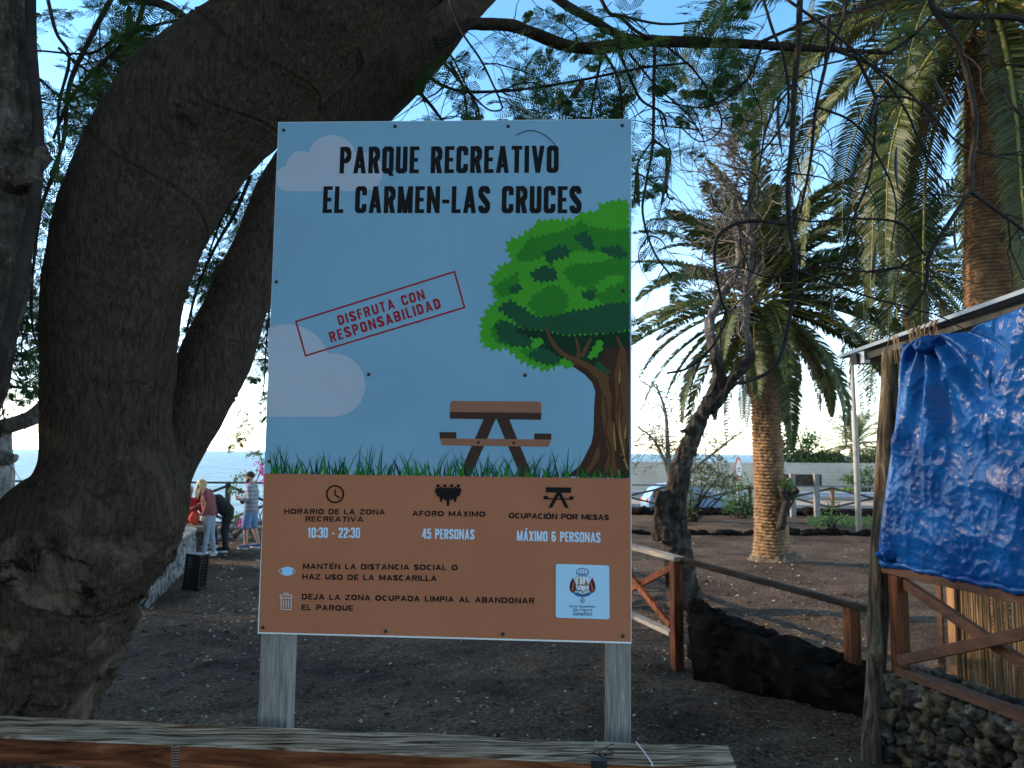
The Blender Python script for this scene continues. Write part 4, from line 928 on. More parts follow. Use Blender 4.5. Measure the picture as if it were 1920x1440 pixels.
# seaward fence: rail seen at y 905 above the cliff
fz = P(430, 905, 20.4).z
xfence('dark wooden fence with crossed braces along the cliff edge in front of the sea', (-21.0, 20.4), (-5.2, 20.4), 7, fz, .42, M_fdark, (M_fdark, M_fdark), zbase=-.5, railh=.05)
z2 = P(1560, 912, 28.6).z
pO = P(1561, 930, 28.6)
x1f = pO.x + 3.0 * 3.05
xfence('brown and grey wooden fence with crossed braces along the road', (x1f - 9 * 3.05, 28.6), (x1f, 28.6), 9, z2, .3, M_fdark, (M_fgrey, M_fdark), zbase=-.3, wide=.16, railh=.07, orange=nmat('orange_brown_post', [(.22, .075, .03), (.34, .13, .06)], 8, .7, .2))
# guard rail along the far road edge
gr = thing('guard_rail', 'pale metal guard rail along the far edge of the road', 'guard rail', (12, 40.9, 0)); M_galv = nmat('galvanised_steel', [(.34, .36, .39), (.5, .52, .56)], 3, .5, .1, metal=.3)
m_ = MB(); m_.quadstrip([[V(x, 40.9 + dy, z) for dy, z in ((0, .05), (-.06, .12), (0, .20), (-.06, .28), (0, .36), (.02, .36), (.02, .05))] for x in (4.4, 110)]); m_.build('rail', M_galv, gr)
for k_ in range(14): m_ = MB(); x = 5 + k_ * 3.0; m_.box(x - .05, x + .05, 40.94, 41.04, -.4, .34); m_.build('post', M_galv, gr)
# long pale wall of the plantation, with a shade net
m, t, b = newmat('pale_block_wall'); v = coords(t)
bt = t.nodes.new('ShaderNodeTexBrick'); bt.inputs['Scale'].default_value = 1; bt.inputs['Color1'].default_value = (.50, .44, .37, 1); bt.inputs['Color2'].default_value = (.465, .41, .345, 1); bt.inputs['Mortar'].default_value = (.43, .38, .32, 1)
bt.inputs['Mortar Size'].default_value = .03; bt.inputs['Brick Width'].default_value = .42; bt.inputs['Row Height'].default_value = .21
mp = t.nodes.new('ShaderNodeMapping'); mp.inputs['Rotation'].default_value = (R(90), 0, 0); tc = t.nodes.new('ShaderNodeTexCoord'); lk(t, tc.outputs['Object'], mp.inputs[0]); lk(t, mp.outputs[0], bt.inputs[0])
mx = t.nodes.new('ShaderNodeMix'); mx.data_type = 'RGBA'; mx.blend_type = 'MULTIPLY'; mx.inputs[0].default_value = .8; lk(t, bt.outputs[0], mx.inputs['A']); lk(t, ramp(t, tex_noise(t, v, .6, 6, .7), [(.3, (.75, .72, .68)), (.7, (1.1, 1.1, 1.1))]), mx.inputs['B']); lk(t, mx.outputs['Result'], b.inputs['Base Color']); b.inputs['Roughness'].default_value = .9
wz = P(1500, 868, 46).z; m_ = MB(); m_.box(4.6, 120, 46, 46.3, -1, wz); pw = tagit(m_.build('plantation_wall', m), 'long pale block wall beyond the road', 'wall')
# lamp pole, sign board seen from behind, no-something road sign
M_pole = nmat('off_white_pole', [(.30, .30, .29), (.42, .42, .40)], 5, .6, .1)
pp_ = G(1611, 1003); m_ = MB(); m_.tube([(pp_.x, pp_.y, -.1), (pp_.x - .02, pp_.y, 2.5), (pp_.x - .06, pp_.y, 5.2)], [.085, .08, .06], 14)
lp = thing('lamp_post', 'slim off white lamp pole behind the round shelter post', 'lamp post', (pp_.x, pp_.y, 0)); m_.build('pole', M_pole, lp, True)
m_ = MB(); m_.tube([(pp_.x - .06, pp_.y, 5.2), (pp_.x + .3, pp_.y - .3, 5.6), (pp_.x + .8, pp_.y - .7, 5.65)], [.05, .045, .04], 10); m_.ball((pp_.x + 1.05, pp_.y - .9, 5.64), .3, .14, .07, rot=Matrix.Rotation(R(-40), 3, 'Z')); m_.build('lamp_head', M_pole, lp, True)
bs = thing('notice_board', 'dark back of a wide wooden notice board on two grey posts at the roadside fence', 'sign', P(1505, 960, 27.6))
c0, c1 = P(1466, 889, 27.6), P(1540, 911, 27.6); m_ = MB(); m_.box(c0.x, c1.x, 27.55, 27.6, c1.z, c0.z); m_.build('board', M_fdark, bs)
for px in (1484, 1529): p = P(px, 888, 27.5); m_ = MB(); m_.box(p.x - .085, p.x + .085, 27.36, 27.53, -.2, p.z); m_.build('post', M_fgrey, bs)
rs_ = P(1385, 880, 29.6); rsn = thing('road_sign', 'round white road sign with red rim and pictogram turned away beside the road', 'road sign', (rs_.x, rs_.y, 0))
rot = Matrix.Rotation(R(58), 3, 'Z'); rad = .485
def ring_pts(r0, y, n=32): return [rs_ + rot @ V(r0 * math.cos(2 * math.pi * i / n), y, r0 * math.sin(2 * math.pi * i / n)) for i in range(n)]
m_ = MB(); m_.quadstrip([ring_pts(rad, .012), ring_pts(rad, -.004)]); m_.build('plate', nmat('sign_red', [(.42, .03, .03), (.5, .04, .04)], 5, .4, .05), rsn)
m_ = MB(); m_.poly(ring_pts(rad * .74, -.008)); m_.build('face', nmat('sign_white', [(.6, .6, .6), (.7, .7, .7)], 5, .4, .05), rsn)
def rsq(pts, y=-.012): return [rs_ + rot @ V(x * rad, y, z * rad) for x, z in pts]
m_ = MB(); m_.poly(rsq([(-.42, -.02), (-.1, -.02), (-.05, .12), (-.4, .12)])); m_.poly(rsq([(-.4, -.2), (.2, -.2), (.2, -.1), (-.4, -.1)])); m_.poly(rsq([(.02, .0), (.4, .0), (.36, .13), (.3, .22), (.12, .22), (.06, .13)], -.0121)); m_.poly(rsq([(-.05, .3), (.2, .42), (.16, .5), (-.09, .38)])); m_.build('pictogram', nmat('sign_black', [(.02, .02, .02), (.03, .03, .03)], 5, .5, .05), rsn)
m_ = MB(); q_ = rs_ + rot @ V(0, .05, 0); m_.tube([(q_.x, q_.y, -.2), (q_.x, q_.y, rs_.z + .4)], .035, 10); m_.build('pole', M_galv, rsn)
# ------------------------------------------------------------------ trees
def barkmat(name, cols, fine=60, patch=2.2, bmp=.8, crust=False, bare=None):
    m, t, b = newmat(name); v = coords(t)
    f = tex_noise(t, v, patch, 8, .68, .6); c = ramp(t, f, [(.28, cols[0]), (.5, cols[1]), (.72, cols[2])])
    pale = ramp(t, tex_noise(t, v, 34, 5, .7), [(.58, (0, 0, 0)), (.80, (1, 1, 1))])
    mx = t.nodes.new('ShaderNodeMix'); mx.data_type = 'RGBA'; lk(t, pale, mx.inputs[0]); lk(t, c, mx.inputs['A']); mx.inputs['B'].default_value = (*[min(1, x * 1.7) for x in cols[2]], 1)
    fg = ramp(t, tex_noise(t, coords(t, (1, 1, .2)), fine * .45, 8, .78), [(.36, (.45, .45, .45)), (.64, (1.6, 1.58, 1.55))]); mf = t.nodes.new('ShaderNodeMix'); mf.data_type = 'RGBA'; mf.blend_type = 'MULTIPLY'; mf.inputs[0].default_value = 1
    lk(t, mx.outputs['Result'], mf.inputs['A']); lk(t, fg, mf.inputs['B']); mx = mf
    if crust:                     # flaking dark crust and grey lichen low on the trunk
        sz = t.nodes.new('ShaderNodeSeparateXYZ'); lk(t, v, sz.inputs[0]); zr_ = t.nodes.new('ShaderNodeMapRange'); zr_.inputs[1].default_value = 2.4; zr_.inputs[2].default_value = 1.85; lk(t, sz.outputs[2], zr_.inputs[0])
        for sc_, lo, hi, cc, am in ((3.2, .50, .62, tuple(x * 2.6 for x in cols[2]), .85), (5.5, .56, .60, (.012, .010, .009), .92)):
            fx_ = ramp(t, tex_noise(t, v, sc_, 9, .72, .8), [(lo, (0, 0, 0)), (hi, (1, 1, 1))]); ml = t.nodes.new('ShaderNodeMath'); ml.operation = 'MULTIPLY'; lk(t, fx_, ml.inputs[0]); lk(t, zr_.outputs[0], ml.inputs[1])
            m2_ = t.nodes.new('ShaderNodeMath'); m2_.operation = 'MULTIPLY'; m2_.inputs[1].default_value = am; lk(t, ml.outputs[0], m2_.inputs[0])
            mk = t.nodes.new('ShaderNodeMix'); mk.data_type = 'RGBA'; lk(t, m2_.outputs[0], mk.inputs[0]); lk(t, mx.outputs['Result'], mk.inputs['A']); mk.inputs['B'].default_value = (*cc, 1); mx = mk
    if bare:                      # bark lost above this height: bare grey wood
        sz = t.nodes.new('ShaderNodeSeparateXYZ'); lk(t, v, sz.inputs[0]); zr_ = t.nodes.new('ShaderNodeMapRange'); zr_.inputs[1].default_value = bare; zr_.inputs[2].default_value = bare + .5; lk(t, sz.outputs[2], zr_.inputs[0])
        mk = t.nodes.new('ShaderNodeMix'); mk.data_type = 'RGBA'; lk(t, zr_.outputs[0], mk.inputs[0]); lk(t, mx.outputs['Result'], mk.inputs['A']); lk(t, ramp(t, tex_noise(t, v, 14, 6, .7), [(.35, (.09, .082, .078)), (.65, (.24, .225, .21))]), mk.inputs['B']); mx = mk
    lk(t, mx.outputs['Result'], b.inputs['Base Color']); b.inputs['Roughness'].default_value = .95; b.inputs['Specular IOR Level'].default_value = .06
    v2 = coords(t, (1, 1, .22)); n1 = tex_noise(t, v2, fine * .5, 8, .75); n2 = tex_noise(t, v, 9, 5, .6, 1.0)
    ad = t.nodes.new('ShaderNodeMath'); ad.operation = 'MULTIPLY_ADD'; lk(t, n2, ad.inputs[0]); ad.inputs[1].default_value = 1.4; lk(t, n1, ad.inputs[2]); bump(t, b, ad.outputs[0], bmp, .03); return m
M_bark = barkmat('smooth_grey_brown_bark', [(.052, .038, .028), (.072, .053, .040), (.095, .072, .055)], 150, 2.6, 1.0, True)
M_branch = nmat('dark_branch_bark', [(.010, .008, .007), (.026, .021, .018), (.05, .043, .037)], 9, .9, .6, 50)
M_greybark = barkmat('weathered_grey_bark', [(.028, .022, .017), (.088, .073, .06), (.21, .18, .155)], 40, 6, 1.0)
M_leafd = leafmat('feathery_leaf', [(.018, .05, .012), (.05, .115, .028)], 2.0, .35)

big = thing('flame_tree', 'huge smooth grey brown flame tree with bending trunk beside and above the notice board', 'tree', P(60, 1345, 3.5))
big.location.z = 0
mb = MB()
main = [(-20, 2050, 220, 3.5), (5, 1600, 170, 3.45), (14, 1400, 150, 3.4), (28, 1300, 141, 3.38), (52, 1220, 144, 3.36), (82, 1140, 145, 3.34), (112, 1062, 148, 3.32), (178, 985, 148, 3.30), (204, 920, 138, 3.3), (207, 860, 115, 3.3), (201, 780, 110, 3.3), (206, 680, 116, 3.28), (215, 560, 122, 3.25), (243, 440, 131, 3.2), (292, 325, 140, 3.16), (350, 236, 141, 3.14), (428, 164, 139, 3.1), (557, 60, 128, 3.06), (700, -60, 128, 3.0), (860, -190, 122, 2.95), (1050, -360, 110, 2.9)]
limb(mb, main, 40, 6, .035, 2.0, 1)
second = [(205, 1010, 112, 3.42), (262, 965, 78, 3.48), (312, 880, 48, 3.58), (354, 780, 60, 3.68), (400, 680, 66, 3.75), (447, 565, 57, 3.82), (492, 460, 52, 3.9), (545, 350, 56, 4.0), (625, 245, 62, 4.05), (725, 145, 64, 4.1), (800, 70, 56, 4.12), (850, 22, 44, 4.15), (930, -60, 40, 4.2), (1060, -190, 36, 4.3)]
limb(mb, second, 32, 6, .05, 2.4, 5)
limb(mb, [(150, 1050, 100, 3.45), (60, 1030, 85, 3.6), (-40, 1056, 78, 3.8), (-160, 1100, 66, 4.0)], 24, 5, .05, 3, 8)      # root flare to the left
limb(mb, [(285, 1040, 40, 3.32), (332, 960, 20, 3.36), (350, 905, 9, 3.42)], 16, 5, .08, 3, 9)
limb(mb, [(120, 1120, 90, 3.28), (145, 1210, 48, 3.26), (132, 1340, 28, 3.26), (110, 1500, 60, 3.25)], 20, 5, .08, 4, 12)
limb(mb, [(0, 1150, 110, 3.24), (30, 1280, 90, 3.22), (45, 1420, 90, 3.2), (0, 1800, 120, 3.2)], 20, 5, .08, 4, 13)
# main side branch running right along the top
brA = [(770, 100, 40, 4.1), (850, 50, 17, 4.1), (905, 45, 13, 4.08), (960, 48, 12.5, 4.05), (1000, 62, 12.5, 4.02), (1060, 85, 12.5, 4.0), (1120, 90, 12.5, 3.98), (1200, 78, 12, 3.95), (1260, 78, 12, 3.92), (1420, 84, 9.5, 3.86), (1540, 92, 7.5, 3.8), (1672, 99, 5, 3.75)]
limb(mb, brA, 12, 5, .1, 8, 3)
o = mb.build('trunk', M_bark, big)
KN = [(P(345, 232, 2.86), .085), (P(415, 710, 3.56), .07), (P(470, 585, 3.65), .06)]
def dtrunk(p, n):
    d = 0.0
    low = max(0, min(1, (2.15 - p.z) / .7))
    d += .0035 * fbm(p, 9, 4, 1) * (1 + low)
    d += low * (.028 * fbm(p, 3.2, 4, 2) + .020 * (1 - abs(nz(V(p.x, p.y, p.z * 2), 7, 4))) ** 4 + .011 * (1 - abs(nz(V(p.x, p.y, p.z * 2.5), 16, 7))) ** 3)
    # ring scars across the trunk
    r_ = nz(p, 1.3, 11) * .9 + p.z * 3.3 + p.x * 1.2
    fr = abs((r_ % 1.0) - .5)
    if fr < .025 and nz(p, 2.1, 6) > -.05: d -= .007 * (1 - fr / .025)
    elif fr < .06 and nz(p, 2.1, 6) > -.05: d += .004
    for c, r0 in KN:
        q = p - c; l = math.sqrt(q.x * q.x * .8 + q.y * q.y * .3 + (q.z + .35 * q.x) ** 2 * 1.2)
        if l < r0 * 1.9: d += .005 * math.sin(l / r0 * 16) * math.exp(-(l / r0) ** 2) - .010 * math.exp(-(l / (r0 * .3)) ** 2) + .006 * math.exp(-((l - r0 * .7) / (r0 * .3)) ** 2)
    return d
bake(o, [('REMESH', dict(mode='VOXEL', voxel_size=.011)), ('SMOOTH', dict(factor=.5, iterations=9))], dtrunk)
print('trunk verts', len(o.data.vertices))

# --- twigs and branches of the flame tree
LEAF = []
def make_leaf(np_, lp, nl, seed):
    """a twice feathered leaf along +X, unit length 1: quads (N,4,3)"""
    rnd = random.Random(seed); q = []
    def strip(a, b, w_, up=(0, 0, 1)):
        a, b = np.array(a), np.array(b); d = b - a; s_ = np.cross(d, up); s_ = s_ / (np.linalg.norm(s_) + 1e-9) * w_ / 2
        q.append([a - s_, a + s_, b + s_ * .7, b - s_ * .7])
    prev = np.array((0., 0, 0)); droop = lambda t: np.array((t, 0, -.22 * t * t))
    for i in range(10): strip(droop(i / 10), droop((i + 1) / 10), .010)
    for i in range(np_):
        t = .14 + .86 * i / (np_ - 1); base = droop(t)
        for sd in (-1, 1):
            ang = R(rnd.uniform(52, 66)) * (1 - .35 * t); ln = lp * math.sin(math.pi * (.22 + .62 * t)) * rnd.uniform(.85, 1.05)
            dr = np.array((math.cos(ang), sd * math.sin(ang), rnd.uniform(-.12, .06))); dr /= np.linalg.norm(dr)
            tipz = -rnd.uniform(.08, .24) * ln
            pos = lambda u: base + dr * ln * u + np.array((0, 0, tipz * u * u))
            for k in range(3): strip(pos(k / 3), pos((k + 1) / 3), .007)
            per = np.cross((0, 0, 1), dr)
            for k in range(nl):
                u = (k + .6) / nl; c = pos(u); l_ = .115 * math.sin(math.pi * (.18 + .74 * u)) * (lp / .42); wl = l_ * .25
                for s2 in (-1, 1):
                    dd = per * s2 * .93 + dr * .36 + np.array((0, 0, rnd.uniform(-.25, .1))); a = c; b = c + dd * l_; sx = dr * wl / 2
                    q.append([a - sx * .6, a + sx * .6, b + sx, b - sx])
    return np.array(q, dtype=np.float32)
LEAF = [make_leaf(4, .50, 11, s_) for s_ in range(4)]
LEAFLO = [make_leaf(5, .42, 5, s_ + 9) for s_ in range(2)]
def put(lst, leaf, pos, direction, size, rnd, roll=None):
    x = np.array(direction, float); x /= np.linalg.norm(x); up = np.array((0, 0, 1.0)) + np.array([rnd.gauss(0, .35) for _ in range(3)])
    y = np.cross(up, x); y /= np.linalg.norm(y); z = np.cross(x, y); M = np.stack([x, y, z]) * size
    lst.append(leaf @ M + np.array(pos, float))
crown, twigs = [], MB()
rnd = random.Random(12)
def twig(mb, px_trace, hw=3.0, depth=3.6, taper=.6):
    n = len(px_trace); tr = [(p[0], p[1], hw * (1 - (1 - taper) * i / (n - 1)), p[2] if len(p) > 2 else depth) for i, p in enumerate(px_trace)]
    limb(mb, tr, 6, 5, .12, 12, len(mb.v)); return crom(tr, 5)
def sprout(mb, pos, d, ln, r0, lst, nleaf, size, rn, grav=.9, leaf=None, bare=False):
    """a crooked twig from pos; leaves at its outer half"""
    pts = [Vector(pos)]; d = Vector(d).normalized(); n = 7
    for i in range(n):
        d = (d + V(rn.gauss(0, .22), rn.gauss(0, .22), rn.gauss(0, .2) - grav * .12)).normalized(); pts.append(pts[-1] + d * ln / n)
    mb.tube(pts, [r0 * (1 - .75 * i / n) for i in range(n + 1)], 5)
    for k in range(nleaf):
        i = rn.randint(2, n); dd = (pts[i] - pts[i - 1]).normalized() + V(rn.gauss(0, .7), rn.gauss(0, .7), rn.gauss(-.15, .5)); put(lst, rn.choice(leaf or LEAF), pts[i], dd, size * rn.uniform(.75, 1.2), rn)
    return pts
# traced branches (pixel paths with depth)
traces = [
 ([(1035, -10), (1066, 12), (1109, 36), (1171, 70), (1240, 80)], 9, 3.95, .9),
 ([(770, -20), (820, 80), (862, 60), (900, 40)], 7, 4.0, .8),
 ([(842, 0), (866, 60), (900, 110), (925, 160), (938, 190), (940, 205), (915, 205), (880, 170), (850, 110), (838, 100)], 2.2, 3.9, .8),
 ([(800, 140), (820, 155), (860, 170), (920, 172), (1000, 165), (1100, 148), (1200, 128), (1290, 118)], 3.5, 3.9, .6),
 ([(830, 115), (860, 150), (890, 190), (905, 240)], 3, 4.0, .8), ([(845, 120), (868, 165), (878, 235)], 3, 4.0, .8), ([(780, 166), (810, 200), (838, 238)], 4, 4.0, .7),
 ([(1130, 95), (1115, 170), (1105, 230)], 3, 3.9, .7), ([(1130, 95), (1160, 150), (1168, 230)], 3, 3.9, .7), ([(1160, 95), (1185, 155), (1205, 190), (1240, 210), (1250, 235)], 3, 3.9, .7),
 ([(1228, 80), (1226, 160), (1224, 270), (1212, 340), (1205, 400), (1225, 470), (1260, 520)], 3.5, 3.85, .5), ([(1224, 262), (1248, 285), (1250, 360), (1262, 375)], 3, 3.85, .6), ([(1224, 262), (1195, 310), (1190, 380)], 2.2, 3.85, .6),
 ([(1125, -5), (1142, 24), (1165, 34), (1195, 60), (1240, 80)], 4, 3.9, .8), ([(1150, 26), (1240, 45), (1330, 38)], 3, 3.9, .6),
 ([(1240, 80), (1300, 130), (1340, 190), (1352, 240), (1310, 265), (1250, 210)], 2.2, 3.8, .6), ([(1180, 100), (1230, 160), (1290, 215), (1320, 262)], 2.2, 3.85, .6),
 ([(1500, -10), (1497, 80), (1490, 160), (1486, 260), (1478, 340), (1480, 420), (1492, 500), (1482, 590), (1458, 680), (1412, 712), (1370, 720)], 6.0, 3.6, .55),
 ([(1492, 505), (1530, 520), (1580, 540), (1640, 560), (1700, 575)], 3.2, 3.55, .5),
 ([(1555, 30), (1550, 110), (1530, 200), (1520, 300), (1500, 400)], 4, 3.7, .6), ([(1430, -5), (1450, 60), (1470, 110), (1478, 200), (1450, 260), (1410, 300)], 3.2, 3.75, .6),
 ([(1480, 420), (1400, 415), (1350, 440), (1340, 490), (1352, 560), (1362, 598), (1332, 655), (1290, 690), (1250, 700)], 3.6, 3.6, .6),
 ([(1745, -10), (1752, 20), (1785, 62), (1806, 110), (1824, 190), (1829, 245), (1820, 310), (1818, 356), (1775, 425), (1742, 482), (1735, 540), (1700, 590)], 7, 3.3, .45),
 ([(1752, 20), (1790, 30), (1860, 30), (1930, 38)], 6.5, 3.3, .9), ([(1818, 358), (1855, 385), (1890, 410), (1930, 440)], 4, 3.3, .7),
 ([(1742, 482), (1690, 500), (1640, 510), (1560, 500), (1480, 470)], 2.2, 3.4, .6), ([(1735, 480), (1690, 420), (1600, 410), (1520, 415), (1460, 400)], 2.6, 3.5, .6),
 ([(1430, 84), (1400, 150), (1330, 200), (1240, 190)], 2.6, 3.8, .5), ([(1560, 92), (1630, 120), (1700, 170), (1760, 230)], 3.6, 3.7, .5), ([(1670, 98), (1720, 60), (1770, 0)], 3.5, 3.7, .8),
 ([(1600, 96), (1640, 180), (1642, 230), (1630, 330), (1600, 410), (1570, 520), (1530, 560)], 3.6, 3.7, .5), ([(1470, -5), (1560, 60), (1650, 140), (1700, 210), (1740, 300), (1790, 360)], 3, 3.6, .6),
 ([(1410, 86), (1520, 40), (1640, 10), (1700, -20)], 3.4, 3.8, .7), ([(1530, 200), (1600, 230), (1650, 300), (1680, 380), (1670, 470)], 2.6, 3.7, .5), ([(1486, 160), (1440, 230), (1420, 330), (1390, 400)], 2.4, 3.7, .5),
 ([(1640, 180), (1720, 190), (1800, 270), (1870, 290), (1930, 280)], 2.6, 3.5, .6), ([(1560, 92), (1585, 20), (1580, -20)], 4, 3.7, .9), ([(1850, 30), (1860, 120), (1900, 200), (1930, 230)], 3, 3.3, .7),
 ([(1492, 505), (1440, 520), (1380, 500), (1330, 520)], 2.0, 3.6, .5), ([(1660, 20), (1610, 100), (1520, 130), (1450, 190)], 2.4, 3.7, .6),
 # left side
 ([(270, 5), (250, 60), (180, 130), (130, 190), (100, 260)], 5, 4.2, .6), ([(210, -5), (170, 70), (130, 160), (120, 260), (95, 330)], 5.5, 4.2, .6), ([(90, 0), (105, 60), (130, 110), (110, 200), (112, 300)], 4, 4.3, .6),
 ([(345, 36), (300, 45), (220, 70), (170, 100), (70, 95)], 3.5, 4.3, .6), ([(260, 0), (310, 10), (350, 36), (370, 42)], 9, 4.2, .9), ([(110, 90), (160, 130), (220, 165)], 3, 4.2, .7), ([(130, 155), (200, 200), (215, 225)], 3.4, 4.2, .7), ([(65, 140), (110, 180), (160, 220), (200, 240)], 3, 4.3, .7),
 ([(75, 400), (66, 470), (60, 540), (62, 620), (86, 690)], 3, 4.3, .6), ([(110, 300), (80, 380), (55, 460), (40, 560)], 4, 4.4, .6),
 ([(470, 330), (440, 400), (400, 470), (370, 540), (350, 620)], 4, 4.6, .6), ([(450, 360), (420, 400), (390, 480)], 3, 4.6, .6), ([(507, 560), (500, 640), (494, 740)], 2.2, 4.8, .6)]
cc = []
for tr, hw, dp, tp in traces:
    c = twig(twigs, tr, hw, dp, tp); cc.append((c, hw))
def along(c, t):
    i = min(len(c) - 1, int(t * (len(c) - 1))); return P(c[i][0], c[i][1], c[i][3])
for c, hw in cc + [(crom(brA, 5), 10)] * 3:
    x_mid = c[len(c) // 2][0]
    for k in range(6):
        p = along(c, rnd.uniform(.15, 1)); right = x_mid > 1260
        sprout(twigs, p, V(rnd.gauss(0, 1), rnd.gauss(0, .6), rnd.gauss(-.4, .7)), rnd.uniform(.18, .55), rnd.uniform(.0022, .0048), crown, 0 if (right and rnd.random() < .985) else rnd.choice((0, 0, 1, 1)), .26, rnd)
def cluster(px, py, sx, sy, n, d0, d1, size=.3, leaves=3):
    for k in range(n):
        dpt = rnd.uniform(d0, d1); p = P(px + rnd.uniform(-sx, sx), py + rnd.uniform(-sy, sy), dpt)
        sprout(twigs, p, V(rnd.gauss(0, 1), rnd.gauss(0, .6), rnd.gauss(-.2, .6)), rnd.uniform(.15, .4), .003, crown, leaves, size, rnd)
cluster(1020, 150, 130, 80, 6, 3.8, 4.6, .30, 2); cluster(1100, 60, 120, 60, 3, 4.0, 4.8, .28, 2); cluster(930, 190, 120, 40, 4, 3.9, 4.6, .27); cluster(1270, 150, 70, 60, 3, 3.7, 4.3, .27, 2)
cluster(1210, 300, 30, 110, 4, 3.8, 4.4, .24, 2); cluster(1290, 20, 80, 40, 4, 3.8, 4.6, .28)
cluster(140, 60, 90, 70, 11, 4.1, 5.2, .30); cluster(180, 190, 70, 70, 6, 4.1, 5, .28); cluster(110, 330, 40, 90, 6, 4.3, 5.2, .28); cluster(300, 30, 80, 40, 7, 4.1, 4.8, .28)
cluster(440, 380, 40, 90, 9, 4.7, 5.6, .28); cluster(385, 500, 25, 80, 6, 4.8, 5.6, .26); cluster(490, 640, 18, 110, 8, 4.8, 5.6, .25, 2); cluster(482, 740, 16, 40, 4, 4.8, 5.6, .18, 2)
cluster(1380, 80, 90, 60, 3, 3.7, 4.5, .22, 2); cluster(1560, 10, 200, 25, 4, 3.6, 4.6, .24, 2); cluster(445, 430, 35, 90, 9, 4.7, 5.8, .30, 3); cluster(400, 540, 22, 60, 6, 4.8, 5.8, .28, 3); cluster(480, 330, 20, 40, 4, 4.7, 5.6, .28, 3)
# unseen leaf clumps added left, overhead and behind the camera to block light
for k in range(1050):
    zone = rnd.random()
    if k >= 720: y_ = rnd.uniform(3, 13); p = V(-.667 * y_ - 2.2 - rnd.uniform(0, 4.5), y_, rnd.uniform(1.4, 6.5))
    elif zone < .55: y_ = rnd.uniform(-3, 10); p = V(-.667 * max(y_, 1.5) - 2.3 - rnd.uniform(0, 4), y_, rnd.uniform(1.8, 7.2))
    else: p = V(rnd.uniform(-6, 6), rnd.uniform(-9, -2.2), rnd.uniform(1.2, 8.0)) if zone < .78 else V(rnd.uniform(-5, 5), (y_ := rnd.uniform(-2.0, 8.0)), 3.9 + .64 * max(y_, 3.5) + rnd.uniform(0, 2))
    for j in range(5): put(crown, rnd.choice(LEAFLO), p + V(rnd.gauss(0, .3), rnd.gauss(0, .3), rnd.gauss(0, .25)), V(rnd.gauss(0, 1), rnd.gauss(0, 1), rnd.gauss(-.2, .4)), rnd.uniform(.75, 1.1), rnd)
quadmesh('crown', np.concatenate(crown), M_leafd, big)  # visible leaves joined with the added light-blocking clumps
twigs.build('branches', M_branch, big, True)
M_pod = nmat('dark_seed_pod', [(.014, .010, .008), (.045, .03, .02)], 12, .6, .3, 40)
for (x, y, ln, an, dp, hw) in ((1195, 350, 75, 2, 3.85, 7), (1250, 335, 100, -10, 3.85, 6), (1640, 205, 58, -14, 3.7, 12), (1460, 235, 110, 4, 3.7, 6), (1762, 170, 70, 28, 3.6, 8), (1680, 315, 80, 2, 3.6, 7), (1085, 165, 44, -35, 3.9, 8), (243, 45, 70, -2, 4.3, 8), (1640, 490, 70, -6, 3.6, 7), (1560, 570, 90, 4, 3.6, 6), (1790, 450, 60, 5, 3.5, 6), (190, 175, 40, 50, 4.2, 8), (1340, 380, 40, 30, 3.7, 5)):
    a_ = R(an); m_ = MB(); tr = []
    for i in range(9):
        t_ = i / 8 - .5; bow = 10 * (t_ * t_) * (1 if an > 0 else -1); tr.append(P(x + math.sin(a_) * ln * t_ + bow, y + math.cos(a_) * ln * t_, dp))
    m_.tube(tr, [max(.0015, hw * dp / F * math.sin(math.pi * (.04 + .92 * i / 8)) ** .6) for i in range(9)], 10, flat=.35); m_.build('seed_pod', M_pod, big, True)

# --- grey weathered trunk at the left edge
old = thing('old_tree', 'grey weathered split trunk with a sawn knot at the left edge of the view', 'tree', (-2.9, 3.1, 0))
mb = MB()
limb(mb, [(-330, 1900, 70, 3.15), (-230, 1350, 64, 3.1), (-110, 900, 60, 3.0), (-35, 640, 55, 2.95), (-6, 520, 52, 2.92), (8, 400, 52, 2.9), (12, 300, 50, 2.88), (10, 180, 46, 2.86), (4, 60, 42, 2.85), (0, -60, 40, 2.85), (-10, -300, 36, 2.85)], 26, 6, .12, 4, 3)
limb(mb, [(20, 250, 36, 2.84), (50, 285, 30, 2.82), (82, 300, 21, 2.80)], 16, 4, .12, 9, 6)
limb(mb, [(15, 330, 40, 2.84), (48, 325, 30, 2.8), (72, 322, 16, 2.78)], 16, 4, .1, 9, 8)
o = mb.build('trunk', M_greybark, old)
def dold(p, n):
    a = math.atan2(n.y, n.x); k = V(p.x - P(42, 290, 2.8).x, 0, p.z - P(42, 290, 2.8).z).length
    return .012 * fbm(V(a * 1.6, 0, p.z * .7), 3, 4, 2) + .006 * nz(V(a * 5, 0, p.z * .8), 2.0, 3) + .004 * fbm(p, 14, 3, 5) - .03 * math.exp(-(k / .05) ** 2) + .01 * math.sin(k * 110) * math.exp(-(k / .12) ** 2)
bake(o, [('REMESH', dict(mode='VOXEL', voxel_size=.010)), ('SMOOTH', dict(factor=.5, iterations=3))], dold)
m_ = MB(); limb(m_, [(-120, 1000, 13, 2.86), (-30, 760, 13, 2.84), (4, 650, 13, 2.8), (30, 560, 12, 2.8), (52, 450, 12, 2.8), (66, 360, 11, 2.8), (72, 250, 10, 2.8), (64, 150, 10, 2.8), (58, 60, 10, 2.8), (58, -80, 10, 2.8)], 12, 6, .15, 6, 2); m_.build('stem', M_branch, old, True)

